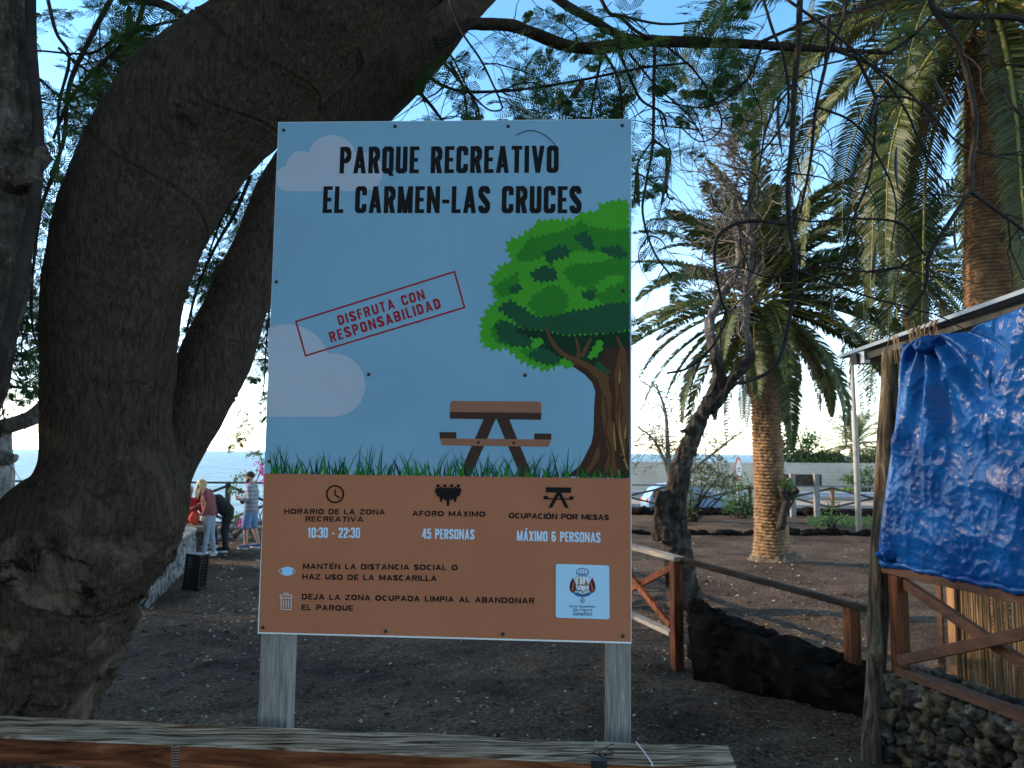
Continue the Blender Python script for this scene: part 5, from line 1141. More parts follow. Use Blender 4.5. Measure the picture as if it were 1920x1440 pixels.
# --- tree on the cliff edge at far left
gt = thing('cliff_tree', 'pale grey bent tree by the sea with a bare tangle of fine twigs', 'tree', (-6.8, 9.5, 0)); mb = MB()
limb(mb, [(-120, 1300, 60, 9.5), (-60, 1060, 46, 9.4), (-22, 930, 40, 9.35), (-12, 865, 33, 9.3), (2, 808, 19, 9.2), (26, 795, 15, 9.1), (60, 783, 15, 9.0), (88, 760, 16, 8.95), (130, 715, 16, 8.9), (200, 640, 14, 8.8)], 16, 6, .08, 4, 4)
limb(mb, [(-30, 850, 22, 9.3), (6, 858, 15, 9.2), (22, 860, 10, 9.15), (31, 856, 5, 9.1)], 12, 4, .15, 8, 7); limb(mb, [(0, 812, 14, 9.2), (12, 792, 6, 9.2), (10, 786, 3, 9.2)], 10, 4, .1, 8, 7)
o = mb.build('trunk', barkmat('pale_grey_bark', [(.12, .115, .115), (.21, .205, .205), (.32, .31, .31)], 40, 3, .6), gt)
bake(o, [('REMESH', dict(mode='VOXEL', voxel_size=.018)), ('SMOOTH', dict(factor=.5, iterations=2))])
mb = MB(); cl = []; rn = random.Random(4)
for k in range(46):
    p = P(rn.uniform(-60, 95), rn.uniform(560, 770), rn.uniform(7.5, 9.5)); q_ = sprout(mb, p, V(rn.gauss(0, 1), rn.gauss(0, .4), rn.gauss(-.1, .6)), rn.uniform(.7, 1.7), .011, cl, 0, .3, rn, .2)
    for j in range(5): sprout(mb, rn.choice(q_), V(rn.gauss(0, 1), rn.gauss(0, .5), rn.gauss(0, .8)), rn.uniform(.3, .8), .006, cl, (1 if p.z > 4.0 else 0) * rn.choice((0, 1, 2)), .42, rn, .2)
for k in range(60):
    p = P(rn.uniform(-60, 95), rn.uniform(430, 690), rn.uniform(7.5, 9.5))
    for j in range(2): put(cl, rn.choice(LEAF), p, V(rn.gauss(0, 1), rn.gauss(0, .6), rn.gauss(-.2, .4)), .45, rn)
mb.build('branches', M_branch, gt, True); quadmesh('crown', np.concatenate(cl), M_leafd, gt)

# --- gnarled dead tree in front of the palm
dt = thing('dead_tree', 'gnarled dark dead tree with bare grey upper stems in front of the palm trunk', 'tree', P(1270, 1125, 11.6)); mb = MB()
limb(mb, [(1292, 1200, 35.9, 11.8), (1283, 1120, 31.1, 11.8), (1270, 1030, 27.7, 11.8), (1264, 970, 24.5, 11.8), (1272, 900, 20.4, 11.8), (1290, 835, 18.0, 11.8), (1312, 785, 16.3, 11.8), (1336, 745, 14.8, 11.8), (1348, 705, 12.6, 11.8), (1340, 660, 11.1, 11.8), (1330, 612, 9.6, 11.8), (1352, 555, 8.9, 11.8), (1376, 520, 8.2, 11.8), (1386, 475, 7.4, 11.8), (1383, 430, 6.6, 11.8), (1376, 380, 5.2, 11.8), (1385, 330, 3.7, 11.8)], 20, 6, .14, 4, 2)
limb(mb, [(1248, 1010, 24.5, 11.75), (1240, 960, 15.5, 11.7), (1238, 920, 13.9, 11.7)], 16, 5, .12, 5, 3)
limb(mb, [(1325, 770, 11.1, 11.8), (1345, 755, 11.9, 11.75), (1378, 705, 10.3, 11.7), (1402, 680, 9.6, 11.7), (1408, 655, 8.2, 11.7), (1398, 620, 8.2, 11.7), (1397, 580, 8.9, 11.7), (1402, 520, 9.6, 11.7), (1409, 462, 8.2, 11.7), (1406, 390, 6.6, 11.7), (1412, 320, 5.9, 11.7), (1412, 270, 5.6, 11.7), (1400, 230, 4.0, 11.7), (1388, 160, 2.9, 11.7), (1380, 115, 2.2, 11.7)], 16, 6, .10, 5, 5)
limb(mb, [(1412, 275, 4.5, 11.7), (1424, 235, 3.4, 11.7), (1432, 200, 2.2, 11.7), (1440, 150, 1.6, 11.7)], 10, 5, .1, 5, 6); limb(mb, [(1405, 450, 5.2, 11.7), (1380, 360, 3.7, 11.7), (1345, 330, 2.6, 11.7)], 10, 5, .1, 5, 6)
limb(mb, [(1300, 800, 8.9, 11.75), (1283, 808, 5.2, 11.7), (1272, 808, 2.2, 11.7)], 10, 4, .2, 9, 8); limb(mb, [(1290, 850, 8.2, 11.8), (1306, 852, 4.9, 11.8)], 10, 3, .1, 8, 1)
o = mb.build('trunk', barkmat('cracked_dark_bark', [(.012, .010, .008), (.034, .029, .025), (.11, .10, .092)], 26, 5, 1.0, False, 3.75), dt)
bake(o, [('REMESH', dict(mode='VOXEL', voxel_size=.02)), ('SMOOTH', dict(factor=.4, iterations=1))], lambda p, n: .03 * (1 - abs(nz(V(p.x * 2, p.y * 2, p.z * .6), 5, 3))) ** 3 - .024 + .012 * fbm(p, 12, 3, 1))
mb = MB(); rn = random.Random(9); cl = []
for k in range(115):
    y_ = rn.uniform(150, 620); p = P(1408 + rn.gauss(0, 6), y_, 11.7); q_ = sprout(mb, p, V(-abs(rn.gauss(0, 1)) if rn.random() < .75 else rn.random(), rn.gauss(0, .6), rn.uniform(.0, .7)), rn.uniform(.5, 1.5), .013, cl, 0, .3, rn, -.05)
    for j in range(7): sprout(mb, rn.choice(q_[2:]), V(rn.gauss(-.3, 1), rn.gauss(0, .6), rn.gauss(.4, .6)), rn.uniform(.2, .6), .0085, cl, 0, .3, rn, -.1)
mb.build('twigs', nmat('bare_grey_twig', [(.10, .085, .075), (.24, .205, .18)], 8, .9, .2), dt, True)

# ------------------------------------------------------------------ palms
M_palm = leafmat('palm_frond', [(.020, .036, .010), (.085, .105, .032)], 1.6, .18, .5)
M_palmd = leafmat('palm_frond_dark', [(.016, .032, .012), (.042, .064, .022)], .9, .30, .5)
M_rachis = nmat('palm_rachis', [(.15, .15, .04), (.26, .24, .07)], 3, .6, .1)
M_deadf = leafmat('dead_palm_frond', [(.12, .075, .04), (.27, .18, .10)], 2, .2)
m, t, b = newmat('palm_trunk'); v = coords(t); cc_ = ramp(t, tex_noise(t, v, 7, 6, .7), [(.3, (.055, .030, .014)), (.5, (.17, .093, .042)), (.72, (.32, .185, .088))]); lk(t, cc_, b.inputs['Base Color']); b.inputs['Roughness'].default_value = .85; bump(t, b, tex_noise(t, coords(t, (1, 1, .3)), 45, 5, .7), .6, .015); M_ptrunk = m
def frond(fl, rc, org, az, el, ln, droop, npair, wl, rn, wq=.028, curl=0.0):
    """a feather palm leaf: arched rachis with two rows of narrow leaflets"""
    p = np.array(org, float); e = el; a = az; n = npair; pts = []; tang = []
    for i in range(n + 1):
        t = np.array((math.cos(a) * math.cos(e), math.sin(a) * math.cos(e), math.sin(e))); pts.append(p.copy()); tang.append(t); p = p + t * ln / n
        e -= droop / n * (.35 + 1.3 * i / n); e = max(e, -1.5); a += curl / n
    tw = rn.uniform(-.5, .5)
    for i in range(1, n + 1):
        u = i / n
        if u < .10: continue
        t = tang[i]; sd = np.array((-math.sin(a), math.cos(a), 0)); up = np.cross(t, sd); 
        c_, s_ = math.cos(tw), math.sin(tw); sd, up = sd * c_ + up * s_, up * c_ - sd * s_
        L = wl * (math.sin(math.pi * min(1, .12 + .86 * u)) ** .7) * rn.uniform(.88, 1.05)
        for s2 in (-1, 1):
            d0 = sd * s2 * .80 + t * .52 + up * rn.uniform(.12, .34); d0 /= np.linalg.norm(d0); q0 = pts[i]; q1 = q0 + d0 * L * .55; d1 = d0 + np.array((0, 0, -.45)); d1 /= np.linalg.norm(d1); q2 = q1 + d1 * L * .45
            wv = np.cross(d0, up); wv = t * wq * .5 + up * wq * rn.uniform(-.25, .25)
            fl.append([q0 - wv * .7, q0 + wv * .7, q1 + wv, q1 - wv]); fl.append([q1 - wv, q1 + wv, q2 + wv * .12, q2 - wv * .12])
    rc.tube([Vector(q) for q in pts[::2]], [max(.004, .026 * ln / 3 * (1 - .92 * i / (len(pts[::2]) - 1))) for i in range(len(pts[::2]))], 5)
def palm_trunk(mb, base, top, rb, rt, rows_m, nper, flare=0, seed=1, amp=.05, na=72, lean=None):
    base, top = Vector(base), Vector(top); H = (top - base).length; nr = int(H * rows_m * 6); rings = []; rn = random.Random(seed); off = [rn.random() for _ in range(int(H * rows_m) + 3)]
    for i in range(nr + 1):
        t = i / nr; z = t * H; c = base.lerp(top, t); r0 = rb + (rt - rb) * t + flare * math.exp(-z / .42); ring = []
        for j in range(na):
            a = 2 * math.pi * j / na; zz = z * rows_m + .25 * mnoise.noise(V(math.cos(a) * 1.6, math.sin(a) * 1.6, z * 1.5 + seed)); row = int(zz); fz = zz - row
            uu = (a / (2 * math.pi) * nper + off[min(row, len(off) - 1)]) % 1.0
            h = (1 - fz) ** 1.3 * (1 - abs(2 * uu - 1) ** 4 * .75)
            if fz < .12: h *= fz / .12
            k = r0 + amp * (h - .5) * (1 + 1.1 * mnoise.noise(V(math.cos(a) * 4, math.sin(a) * 4, z * 7 + seed))) + .022 * fbm(V(math.cos(a) * 3, math.sin(a) * 3, z * 9), 1.3, 3, seed)
            ring.append(c + V(math.cos(a), math.sin(a), 0) * k)
        rings.append(ring)
    mb.quadstrip(rings)
def palm(name, label, base, top, rb, rt, crownz, nfr, ln, rn, mat=M_palm, el=(-.5, 1.35), droop=(1.1, 1.9), npair=58, wl=.42, wq=.03, dead=0, flare=0, rows=7.5, nper=13, azr=(0, 2 * math.pi), amp=.05, group='palms around the picnic ground'):
    o = thing(name, label, 'palm', (base[0], base[1], 0), group)
    if rb: mb = MB(); palm_trunk(mb, base, top, rb, rt, rows, nper, flare, 1, amp); mb.build('trunk', M_ptrunk, o, True)
    fl, rc = [], MB(); dl, dr = [], MB()
    for k in range(nfr):
        u = (k + .5) / nfr; e = el[0] + (el[1] - el[0]) * u ** 1.0; az = azr[0] + (k * 2.39996) % (azr[1] - azr[0]); r0 = rt * .6 * (1 - u)
        org = (top[0] + math.cos(az) * r0, top[1] + math.sin(az) * r0, crownz - .25 + .5 * u); L = ln * rn.uniform(.85, 1.08) * (1 - .22 * max(0, u - .7) / .3)
        frond(fl, rc, org, az, e + rn.uniform(-.12, .12), L, rn.uniform(*droop), npair, wl, rn, wq, rn.uniform(-.35, .35))
    for k in range(dead):
        az = rn.uniform(*azr); frond(dl, dr, (top[0] + math.cos(az) * rt * .8, top[1] + math.sin(az) * rt * .8, crownz - .5), az, -.7 + rn.uniform(-.2, .1), ln * rn.uniform(.55, .85), .9, npair // 2, wl * .6, rn, wq, 0)
    quadmesh('crown', np.array(fl), mat, o); rc.build('frond_stalks', M_rachis, o, True)
    if dead: quadmesh('dead_fronds', np.array(dl), M_deadf, o)
    return o
rn = random.Random(33)
pb0 = G(1449, 1058); dP = pb0.y; pt0 = P(1428, 590, dP)
o = palm('canary_palm', 'stout palm with sunlit scarred trunk standing alone in the bare soil', (pb0.x, pb0.y, -.05), tuple(pt0), .335, .29, P(1425, 560, dP).z, 72, 3.5, rn, el=(-.7, 1.35), droop=(.6, 1.35), npair=84, dead=5, flare=.12, rows=14, nper=18, amp=.06, wl=.40, wq=.055)
mb = MB(); random.seed(2)
rings = []
for i in range(14):
    t_ = i / 13; z = -.1 + .36 * t_; ring = []
    for j in range(60):
        a = 2 * math.pi * j / 60; r_ = .40 + .38 * (1 - t_) ** 1.6 + .09 * fbm(V(math.cos(a) * 2, math.sin(a) * 2, z * 3), 2, 3, 4); ring.append(V(pb0.x + .05 + r_ * math.cos(a) * (1.1 if math.cos(a) > 0 else 1), pb0.y + r_ * math.sin(a), z + .03 * nz((a * 3, t_, 0), 2)))
    rings.append(ring)
mb.quadstrip(rings); mb.build('root_mass', nmat('fibrous_roots', [(.05, .04, .03), (.13, .10, .075), (.22, .17, .13)], 22, .95, 1.0, 60, (1, 1, .2), bdist=.03), o, True)
d2 = 9.6; tb = P(1862, 560, d2); tt = P(1858, 70, d2)
fx = tb + (tb - tt) * (tb.z / (tt.z - tb.z)); palm('canary_palm', 'very tall palm with long hanging fronds rising behind the tarpaulin shelter', (fx.x, fx.y, -.1), tuple(tt), .36, .295, P(1850, -5, d2).z, 60, 4.6, rn, el=(-1.0, 1.1), droop=(1.1, 2.2), npair=104, wl=.44, wq=.042, dead=5, rows=20, nper=20, amp=.035)
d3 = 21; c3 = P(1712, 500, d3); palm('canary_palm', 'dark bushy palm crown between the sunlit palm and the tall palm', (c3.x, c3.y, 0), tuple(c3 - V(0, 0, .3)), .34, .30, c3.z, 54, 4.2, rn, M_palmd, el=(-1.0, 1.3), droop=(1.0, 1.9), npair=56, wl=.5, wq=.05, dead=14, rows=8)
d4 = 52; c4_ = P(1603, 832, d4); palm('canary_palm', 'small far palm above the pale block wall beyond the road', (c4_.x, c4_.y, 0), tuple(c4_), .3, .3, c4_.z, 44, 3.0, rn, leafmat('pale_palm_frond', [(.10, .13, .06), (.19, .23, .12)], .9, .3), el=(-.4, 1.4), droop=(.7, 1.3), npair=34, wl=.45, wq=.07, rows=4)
# the tall palm's fallen stub beside the sunlit trunk
mb = MB(); limb(mb, [(1464, 992, 9, 15.95), (1470, 960, 7, 15.9), (1478, 937, 5.5, 15.9), (1487, 924, 5.5, 15.85), (1497, 918, 6, 15.8)], 12, 5, .4, 9, 3); limb(mb, [(1478, 938, 7, 15.9), (1470, 926, 6, 15.85), (1466, 918, 6, 15.8)], 10, 4, .2, 9, 3); sw = thing('stump', 'short hollow cut stump with green shoots right of the sunlit palm trunk', 'stump', P(1474, 985, 15.9)); mb.build('wood', M_branch, sw, True)

# ------------------------------------------------------------------ shrubs, small trees
def leaf_cloud(c, rx, ry, rz, n, size, rn, lst, hole=.5, seed=0):
    k = 0
    while k < n:
        d = V(rn.gauss(0, 1), rn.gauss(0, 1), rn.gauss(0, 1)).normalized(); r_ = rn.random() ** .45; p = V(c[0] + d.x * rx * r_, c[1] + d.y * ry * r_, c[2] + d.z * rz * r_)
        if nz(p, 2.2 / max(rx, rz), seed) < -.5 + hole * .6 - .1: k += .25; continue
        k += 1; a = np.array([rn.gauss(0, 1) for _ in range(3)]); a /= np.linalg.norm(a); b_ = np.cross(a, [rn.gauss(0, 1) for _ in range(3)]); b_ /= np.linalg.norm(b_) + 1e-9; s_ = size * rn.uniform(.6, 1.3); q = np.array(p)
        lst.append([q, q + a * s_ * .5 + b_ * s_ * .22, q + a * s_, q + a * s_ * .5 - b_ * s_ * .22])
M_shr = [leafmat('olive_shrub_leaf', [(.07, .095, .035), (.14, .17, .07)], 2, .35), leafmat('green_shrub_leaf', [(.045, .10, .03), (.10, .19, .06)], 2, .35), leafmat('bright_weed_leaf', [(.13, .26, .05), (.22, .38, .08)], 2, .35)]
def shrub(name, label, cat, base, blobs, n, size, mat, seed, group=None, stem=True):
    rn = random.Random(seed); o = thing(name, label, cat, base, group); l = []
    if stem:
        mb = MB()
        for (c, r_) in blobs:
            for k in range(5):
                e = Vector(c) + V(rn.gauss(0, r_[0] * .4), rn.gauss(0, r_[1] * .4), rn.gauss(0, r_[2] * .4)); b_ = Vector(base) + V(rn.gauss(0, .05), rn.gauss(0, .05), -.1)
                mid = b_.lerp(e, .5) + V(rn.gauss(0, .12), rn.gauss(0, .1), rn.uniform(0, .2)); mb.tube([b_, mid, e], [.03, .018, .006], 6)
        mb.build('stems', M_branch, o, True)
    for (c, r_) in blobs: leaf_cloud(c, r_[0], r_[1], r_[2], n, size, rn, l, .5, seed)
    quadmesh('foliage', np.array(l), mat, o); return o
dS = 25
shrub('shrub', 'wispy olive shrub in front of the pale car behind the gnarled dead tree', 'shrub', P(1290, 985, dS), [(P(1310, 900, dS), (.75, .5, .75)), (P(1330, 880, dS), (.7, .5, .55)), (P(1290, 950, dS), (.4, .4, .5)), (P(1360, 905, dS), (.5, .4, .4))], 420, .11, M_shr[0], 5)
shrub('shrub', 'dark green shrub at the left foot of the sunlit palm trunk', 'shrub', P(1385, 985, 26.5), [(P(1388, 915, 26.5), (.55, .4, .6)), (P(1375, 945, 26.5), (.5, .4, .4)), (P(1398, 950, 26.5), (.3, .3, .5))], 420, .10, M_shr[1], 6)
shrub('shrub', 'leafy green shoots beside the cut stump right of the palm trunk', 'shrub', P(1476, 945, 16), [(P(1474, 912, 16), (.16, .14, .20)), (P(1484, 925, 16), (.14, .12, .12))], 150, .09, M_shr[1], 7)
shrub('weed', 'thin pale weed growing by the orange fence post', 'weed', G(1556, 992), [(P(1560, 960, 22.5), (.3, .2, .4)), (P(1545, 975, 22.6), (.25, .2, .25))], 90, .10, M_shr[1], 8)
shrub('shrub', 'sprawling shrub on the pavement behind the lamp pole', 'shrub', P(1625, 925, 44), [(P(1622, 890, 44), (.9, .5, .6)), (P(1640, 900, 44), (.9, .5, .7)), (P(1595, 898, 44), (.5, .4, .3))], 260, .2, M_shr[1], 9)
shrub('weed', 'bright yellow green weeds along the foot of the pale wall', 'weed', P(1590, 925, 45), [(P(1580, 924, 45), (1.2, .3, .3)), (P(1610, 922, 45), (1.1, .3, .35)), (P(1560, 927, 45), (.5, .3, .15))], 420, .16, M_shr[2], 10, stem=False)
hd = []
for k, (px, py, r0, h_) in enumerate([(1475, 850, 1.5, 1.4), (1462, 852, 1.1, 1.3), (1497, 858, .8, .5), (1524, 848, 1.1, 1.5), (1545, 862, .9, .5), (1655, 858, 1.3, .7), (1575, 862, 1.1, .4), (1510, 865, 1.2, .4), (1630, 864, 1.2, .4)]):
    q_ = P(px, py, 50); names = ['round green tree crown behind the pale wall just right of the palm trunk', 'dense green bush behind the pale wall touching the palm trunk', 'low dark bush behind the wall left of the upright bush', 'upright narrow green bush rising alone above the pale wall', 'low bush behind the wall right of the upright bush', 'bush under the far palm at its right side behind the wall', 'low bush under the far palm at its left side behind the wall', 'flat green hedge bush behind the wall over the notice board', 'flat bush behind the wall under the far palm']
    shrub('bush', names[k], 'bush', (q_.x, q_.y, 0), [(q_, (r0, .8, h_)), (q_ + V(rn.uniform(-.4, .4), 0, h_ * .5), (r0 * .6, .6, h_ * .6))], 330, .24, M_shr[k % 2], 20 + k, 'bushes beyond the pale wall')
# bare twiggy tree left
bt_ = thing('bare_tree', 'small pale leafless tree with spreading fine twigs left of the gnarled dead tree', 'tree', P(1262, 985, 24)); mb = MB(); rn = random.Random(14); cl = []
limb(mb, [(1268, 1000, 6, 24), (1260, 940, 6, 24), (1254, 870, 5, 24), (1251, 820, 4, 24), (1247, 770, 3, 24), (1230, 720, 1.5, 24)], 10, 5, .1, 5, 2)
limb(mb, [(1254, 890, 3.5, 24), (1240, 850, 3, 24), (1222, 820, 2, 24), (1195, 800, 1.2, 24)], 8, 5, .1, 5, 2); limb(mb, [(1262, 930, 3.5, 24), (1300, 880, 2.8, 24), (1345, 845, 2, 24), (1380, 815, 1.2, 24)], 8, 5, .1, 5, 2)
for k in range(70):
    u = rn.random(); p = rn.choice((P(1250 - 20 * u, 800 - 80 * u, 24), P(1240 - 45 * u, 850 - 50 * u, 24), P(1300 + 80 * u, 880 - 65 * u, 24), P(1253, 870 - 60 * u, 24)))
    q_ = sprout(mb, p, V(rn.gauss(0, 1), rn.gauss(0, .6), rn.gauss(.25, .5)), rn.uniform(.6, 1.6), .018, cl, 0, .3, rn, .05)
    for j in range(4): sprout(mb, rn.choice(q_[2:]), V(rn.gauss(0, 1), rn.gauss(0, .6), rn.gauss(.1, .6)), rn.uniform(.3, .8), .012, cl, 0, .3, rn, .05)
mb.build('trunk', nmat('pale_thin_bark', [(.09, .085, .07), (.19, .18, .15)], 6, .9, .3), bt_, True)
l = []
for k in range(16): q_ = P(rn.uniform(1200, 1400), rn.uniform(780, 880), 24); leaf_cloud(q_, .5, .4, .3, 22, .10, rn, l, .4, k)
quadmesh('crown', np.array(l), M_shr[0], bt_)
# bougainvillea at the cliff fence
bo = thing('bougainvillea', 'straggling bougainvillea with magenta flowers at the cliff fence behind the man', 'shrub', P(478, 985, 19.5)); mb = MB(); rn = random.Random(18); lf_, fw = [], []
for tr in ([(480, 990), (470, 940), (490, 880), (510, 845)], [(480, 990), (500, 930), (505, 870)], [(470, 980), (455, 930), (440, 915), (432, 922)], [(490, 980), (470, 900), (452, 893), (440, 900)], [(500, 960), (490, 860), (478, 850), (466, 856)], [(460, 990), (448, 970), (440, 975)]):
    c = crom([(a_[0], a_[1], 2, 19.5) for a_ in tr], 5); mb.tube([P(a_[0], a_[1], 19.5) for a_ in c], .012, 5)
    for a_ in c[4:]:
        for j in range(5): leaf_cloud(P(a_[0] + rn.uniform(-5, 5), a_[1] + rn.uniform(-5, 5), 19.5 + rn.uniform(-.3, .3)), .07, .07, .07, 2, .08, rn, lf_, .3, 2)
for (px, py, r0, n_) in ((456, 976, .12, 60), (483, 868, .07, 22), (492, 885, .10, 50), (466, 907, .07, 24), (464, 951, .09, 34), (494, 903, .08, 30), (452, 985, .07, 22), (490, 872, .06, 18)): leaf_cloud(P(px, py, 19.3), r0, r0, r0 * 1.2, n_, .075, rn, fw, .2, 5)
mb.build('stems', M_branch, bo, True); quadmesh('foliage', np.array(lf_), M_shr[1], bo); quadmesh('flowers', np.array(fw), leafmat('magenta_bract', [(.42, .05, .34), (.62, .10, .50)], 6, .4), bo)
# rubble at the cliff edge, ivy-dark ground plants, weeds on the bed, litter
random.seed(51); m_ = MB()
for k in range(150):
    x = random.uniform(-8.2, -4.6); y = random.uniform(19.7, 21.4); m_.mi = random.choice((0, 0, 1, 1, 2)); m_.rock((x, y, ground_z(x, y) + .05 + .18 * max(0, y - 20)), random.uniform(.05, .17), k * 1.7, 2, .3)
tagit(m_.build('rubble', [M_lavag, M_mortar, M_lavab], None, False), 'heap of grey and pale rubble along the cliff edge fence', 'rubble', kind='stuff')
rn = random.Random(6); l = []
for k in range(900):
    q_ = G(rn.uniform(1515, 1690), rn.uniform(978, 996)); q_.z = ground_z(q_.x, q_.y); leaf_cloud(q_ + V(0, 0, .05), .1, .1, .05, 3, .09, rn, l, .3, 1)
tagit(quadmesh('weeds', np.array(l), M_shr[1]), 'sparse low green weeds on the planting bed by the road', 'weeds', kind='stuff')
m_ = MB(); random.seed(91)
for k in range(1300):
    q_ = G(random.uniform(160, 1680), random.uniform(1080, 1440) if k % 3 else random.uniform(1010, 1200)); r0 = random.choice((.006, .008, .010, .012, .016, .024)) * (q_.y / 7) ** .5; m_.mi = random.choice((0, 0, 0, 1, 1, 2)); m_.rock((q_.x, q_.y, ground_z(q_.x, q_.y) + r0 * .2), r0, k * 1.3, 1, .4, (1.2, 1, .7))
tagit(m_.build('gravel', [M_soil, M_lavag, M_lavab], None, True), 'small dark stones and clods lying loose on the soil', 'gravel', kind='stuff')
# litter: pale chips, curled pods and twigs lying on the soil
M_chip = nmat('pale_chip', [(.09, .055, .03), (.28, .22, .165), (.58, .54, .49)], 55, .8, .1, rng=(.34, .64)); M_curl = nmat('dry_stalk', [(.10, .08, .06), (.24, .20, .155)], 30, .8, .1)
rn = random.Random(61); l = []
for k in range(2400):
    u = rn.random()
    if u < .5: q_ = G(rn.uniform(150, 1640), rn.uniform(1090, 1440))
    elif u < .8: q_ = G(rn.uniform(1180, 1700), rn.uniform(1010, 1240))
    else: q_ = G(rn.uniform(370, 500), rn.uniform(1010, 1200))
    q_.z = ground_z(q_.x, q_.y) + .012; s_ = rn.choice((.004, .005, .006, .008, .010, .014)) * (q_.y / 8) ** .7; a = rn.uniform(0, 6.28); t_ = rn.uniform(-.5, .5); dx = np.array((math.cos(a), math.sin(a), t_)) * s_ * rn.uniform(.8, 2); dy = np.array((-math.sin(a), math.cos(a), rn.uniform(-.4, .4))) * s_; c = np.array(q_)
    l.append([c - dx - dy * .6, c + dx - dy, c + dx * .8 + dy, c - dx * .7 + dy * .8])
tagit(quadmesh('litter', np.array(l), M_chip), 'pale leaf flakes and stone chips scattered over the dark soil', 'litter', kind='stuff')
m_ = MB()
for k in range(420):
    q_ = G(rn.uniform(160, 1640), rn.uniform(1150, 1440) if rn.random() < .75 else rn.uniform(1050, 1200)); z = ground_z(q_.x, q_.y) + .012; a = rn.uniform(0, 6.28); cv = rn.uniform(-1.6, 1.6); ln = rn.uniform(.05, .16); x, y = q_.x, q_.y; pts = []
    for i in range(7): pts.append(V(x, y, z + .008 * math.sin(i))); x += math.cos(a) * ln / 6; y += math.sin(a) * ln / 6; a += cv / 6 * 1.6
    m_.tube(pts, rn.uniform(.0014, .003), 4)
tagit(m_.build('fallen_twigs', M_curl), 'curled dry twigs and leaf stalks lying on the dark soil', 'twigs', kind='stuff')
# ------------------------------------------------------------------ people
def skinmat(n, c): return nmat(n, [tuple(x * .9 for x in c), c], 14, .55, .1, 60, spec=.35)
M_skin = skinmat('skin', (.52, .31, .22)); M_skin2 = skinmat('tanned_skin', (.42, .24, .165))
def cloth(n, c, s_=22): return nmat(n, [tuple(x * .8 for x in c), tuple(min(1, x * 1.12) for x in c)], s_, .9, .4, 50, bdist=.006)
def chain(mb, pts, rad, n=14, flat=1):
    c = crom([(*p, r_) for p, r_ in zip(pts, rad)], 5); mb.tube([V(*a[:3]) for a in c], [a[3] for a in c], n, flat=flat)
    for p, r_ in ((pts[0], rad[0]), (pts[-1], rad[-1])): mb.ball(p, r_, nu=n, nv=8)
def vox(mb, name, mat, parent, vs_, it=4, disp=None):
    o = mb.build(name, mat, parent); return bake(o, [('REMESH', dict(mode='VOXEL', voxel_size=vs_)), ('SMOOTH', dict(factor=.5, iterations=it))], disp)
def hand(mb, wr, d, palm_n, curl=.5, s=1):
    """palm, four unequal bent fingers and a thumb; d = direction of the palm, palm_n = palm normal"""
    d = d.normalized(); x = d.cross(palm_n).normalized(); n = x.cross(d).normalized(); wr = Vector(wr)
    for u in (-.024, -.008, .008, .024): chain(mb, [wr + x * u * .6, wr + d * .045 + x * u, wr + d * .088 * s + x * u], [.017, .0155, .0125], 8)
    for u, l in ((-.030, .062), (-.010, .076), (.010, .080), (.030, .070)):
        b = wr + d * .088 + x * u; p = [b]; dd = d.copy()
        for k in range(3): dd = (dd + n * curl * .55).normalized(); p.append(p[-1] + dd * l / 3)
        chain(mb, p, [.0105, .0100, .009, .0078], 8)
    b = wr + d * .030 + x * .026; p = [b, b + (x * .8 + d * .6).normalized() * .035 + n * .006, b + (x * .55 + d * .85).normalized() * .068 + n * (.012 + .02 * curl)]; chain(mb, p, [.014, .012, .009], 8)
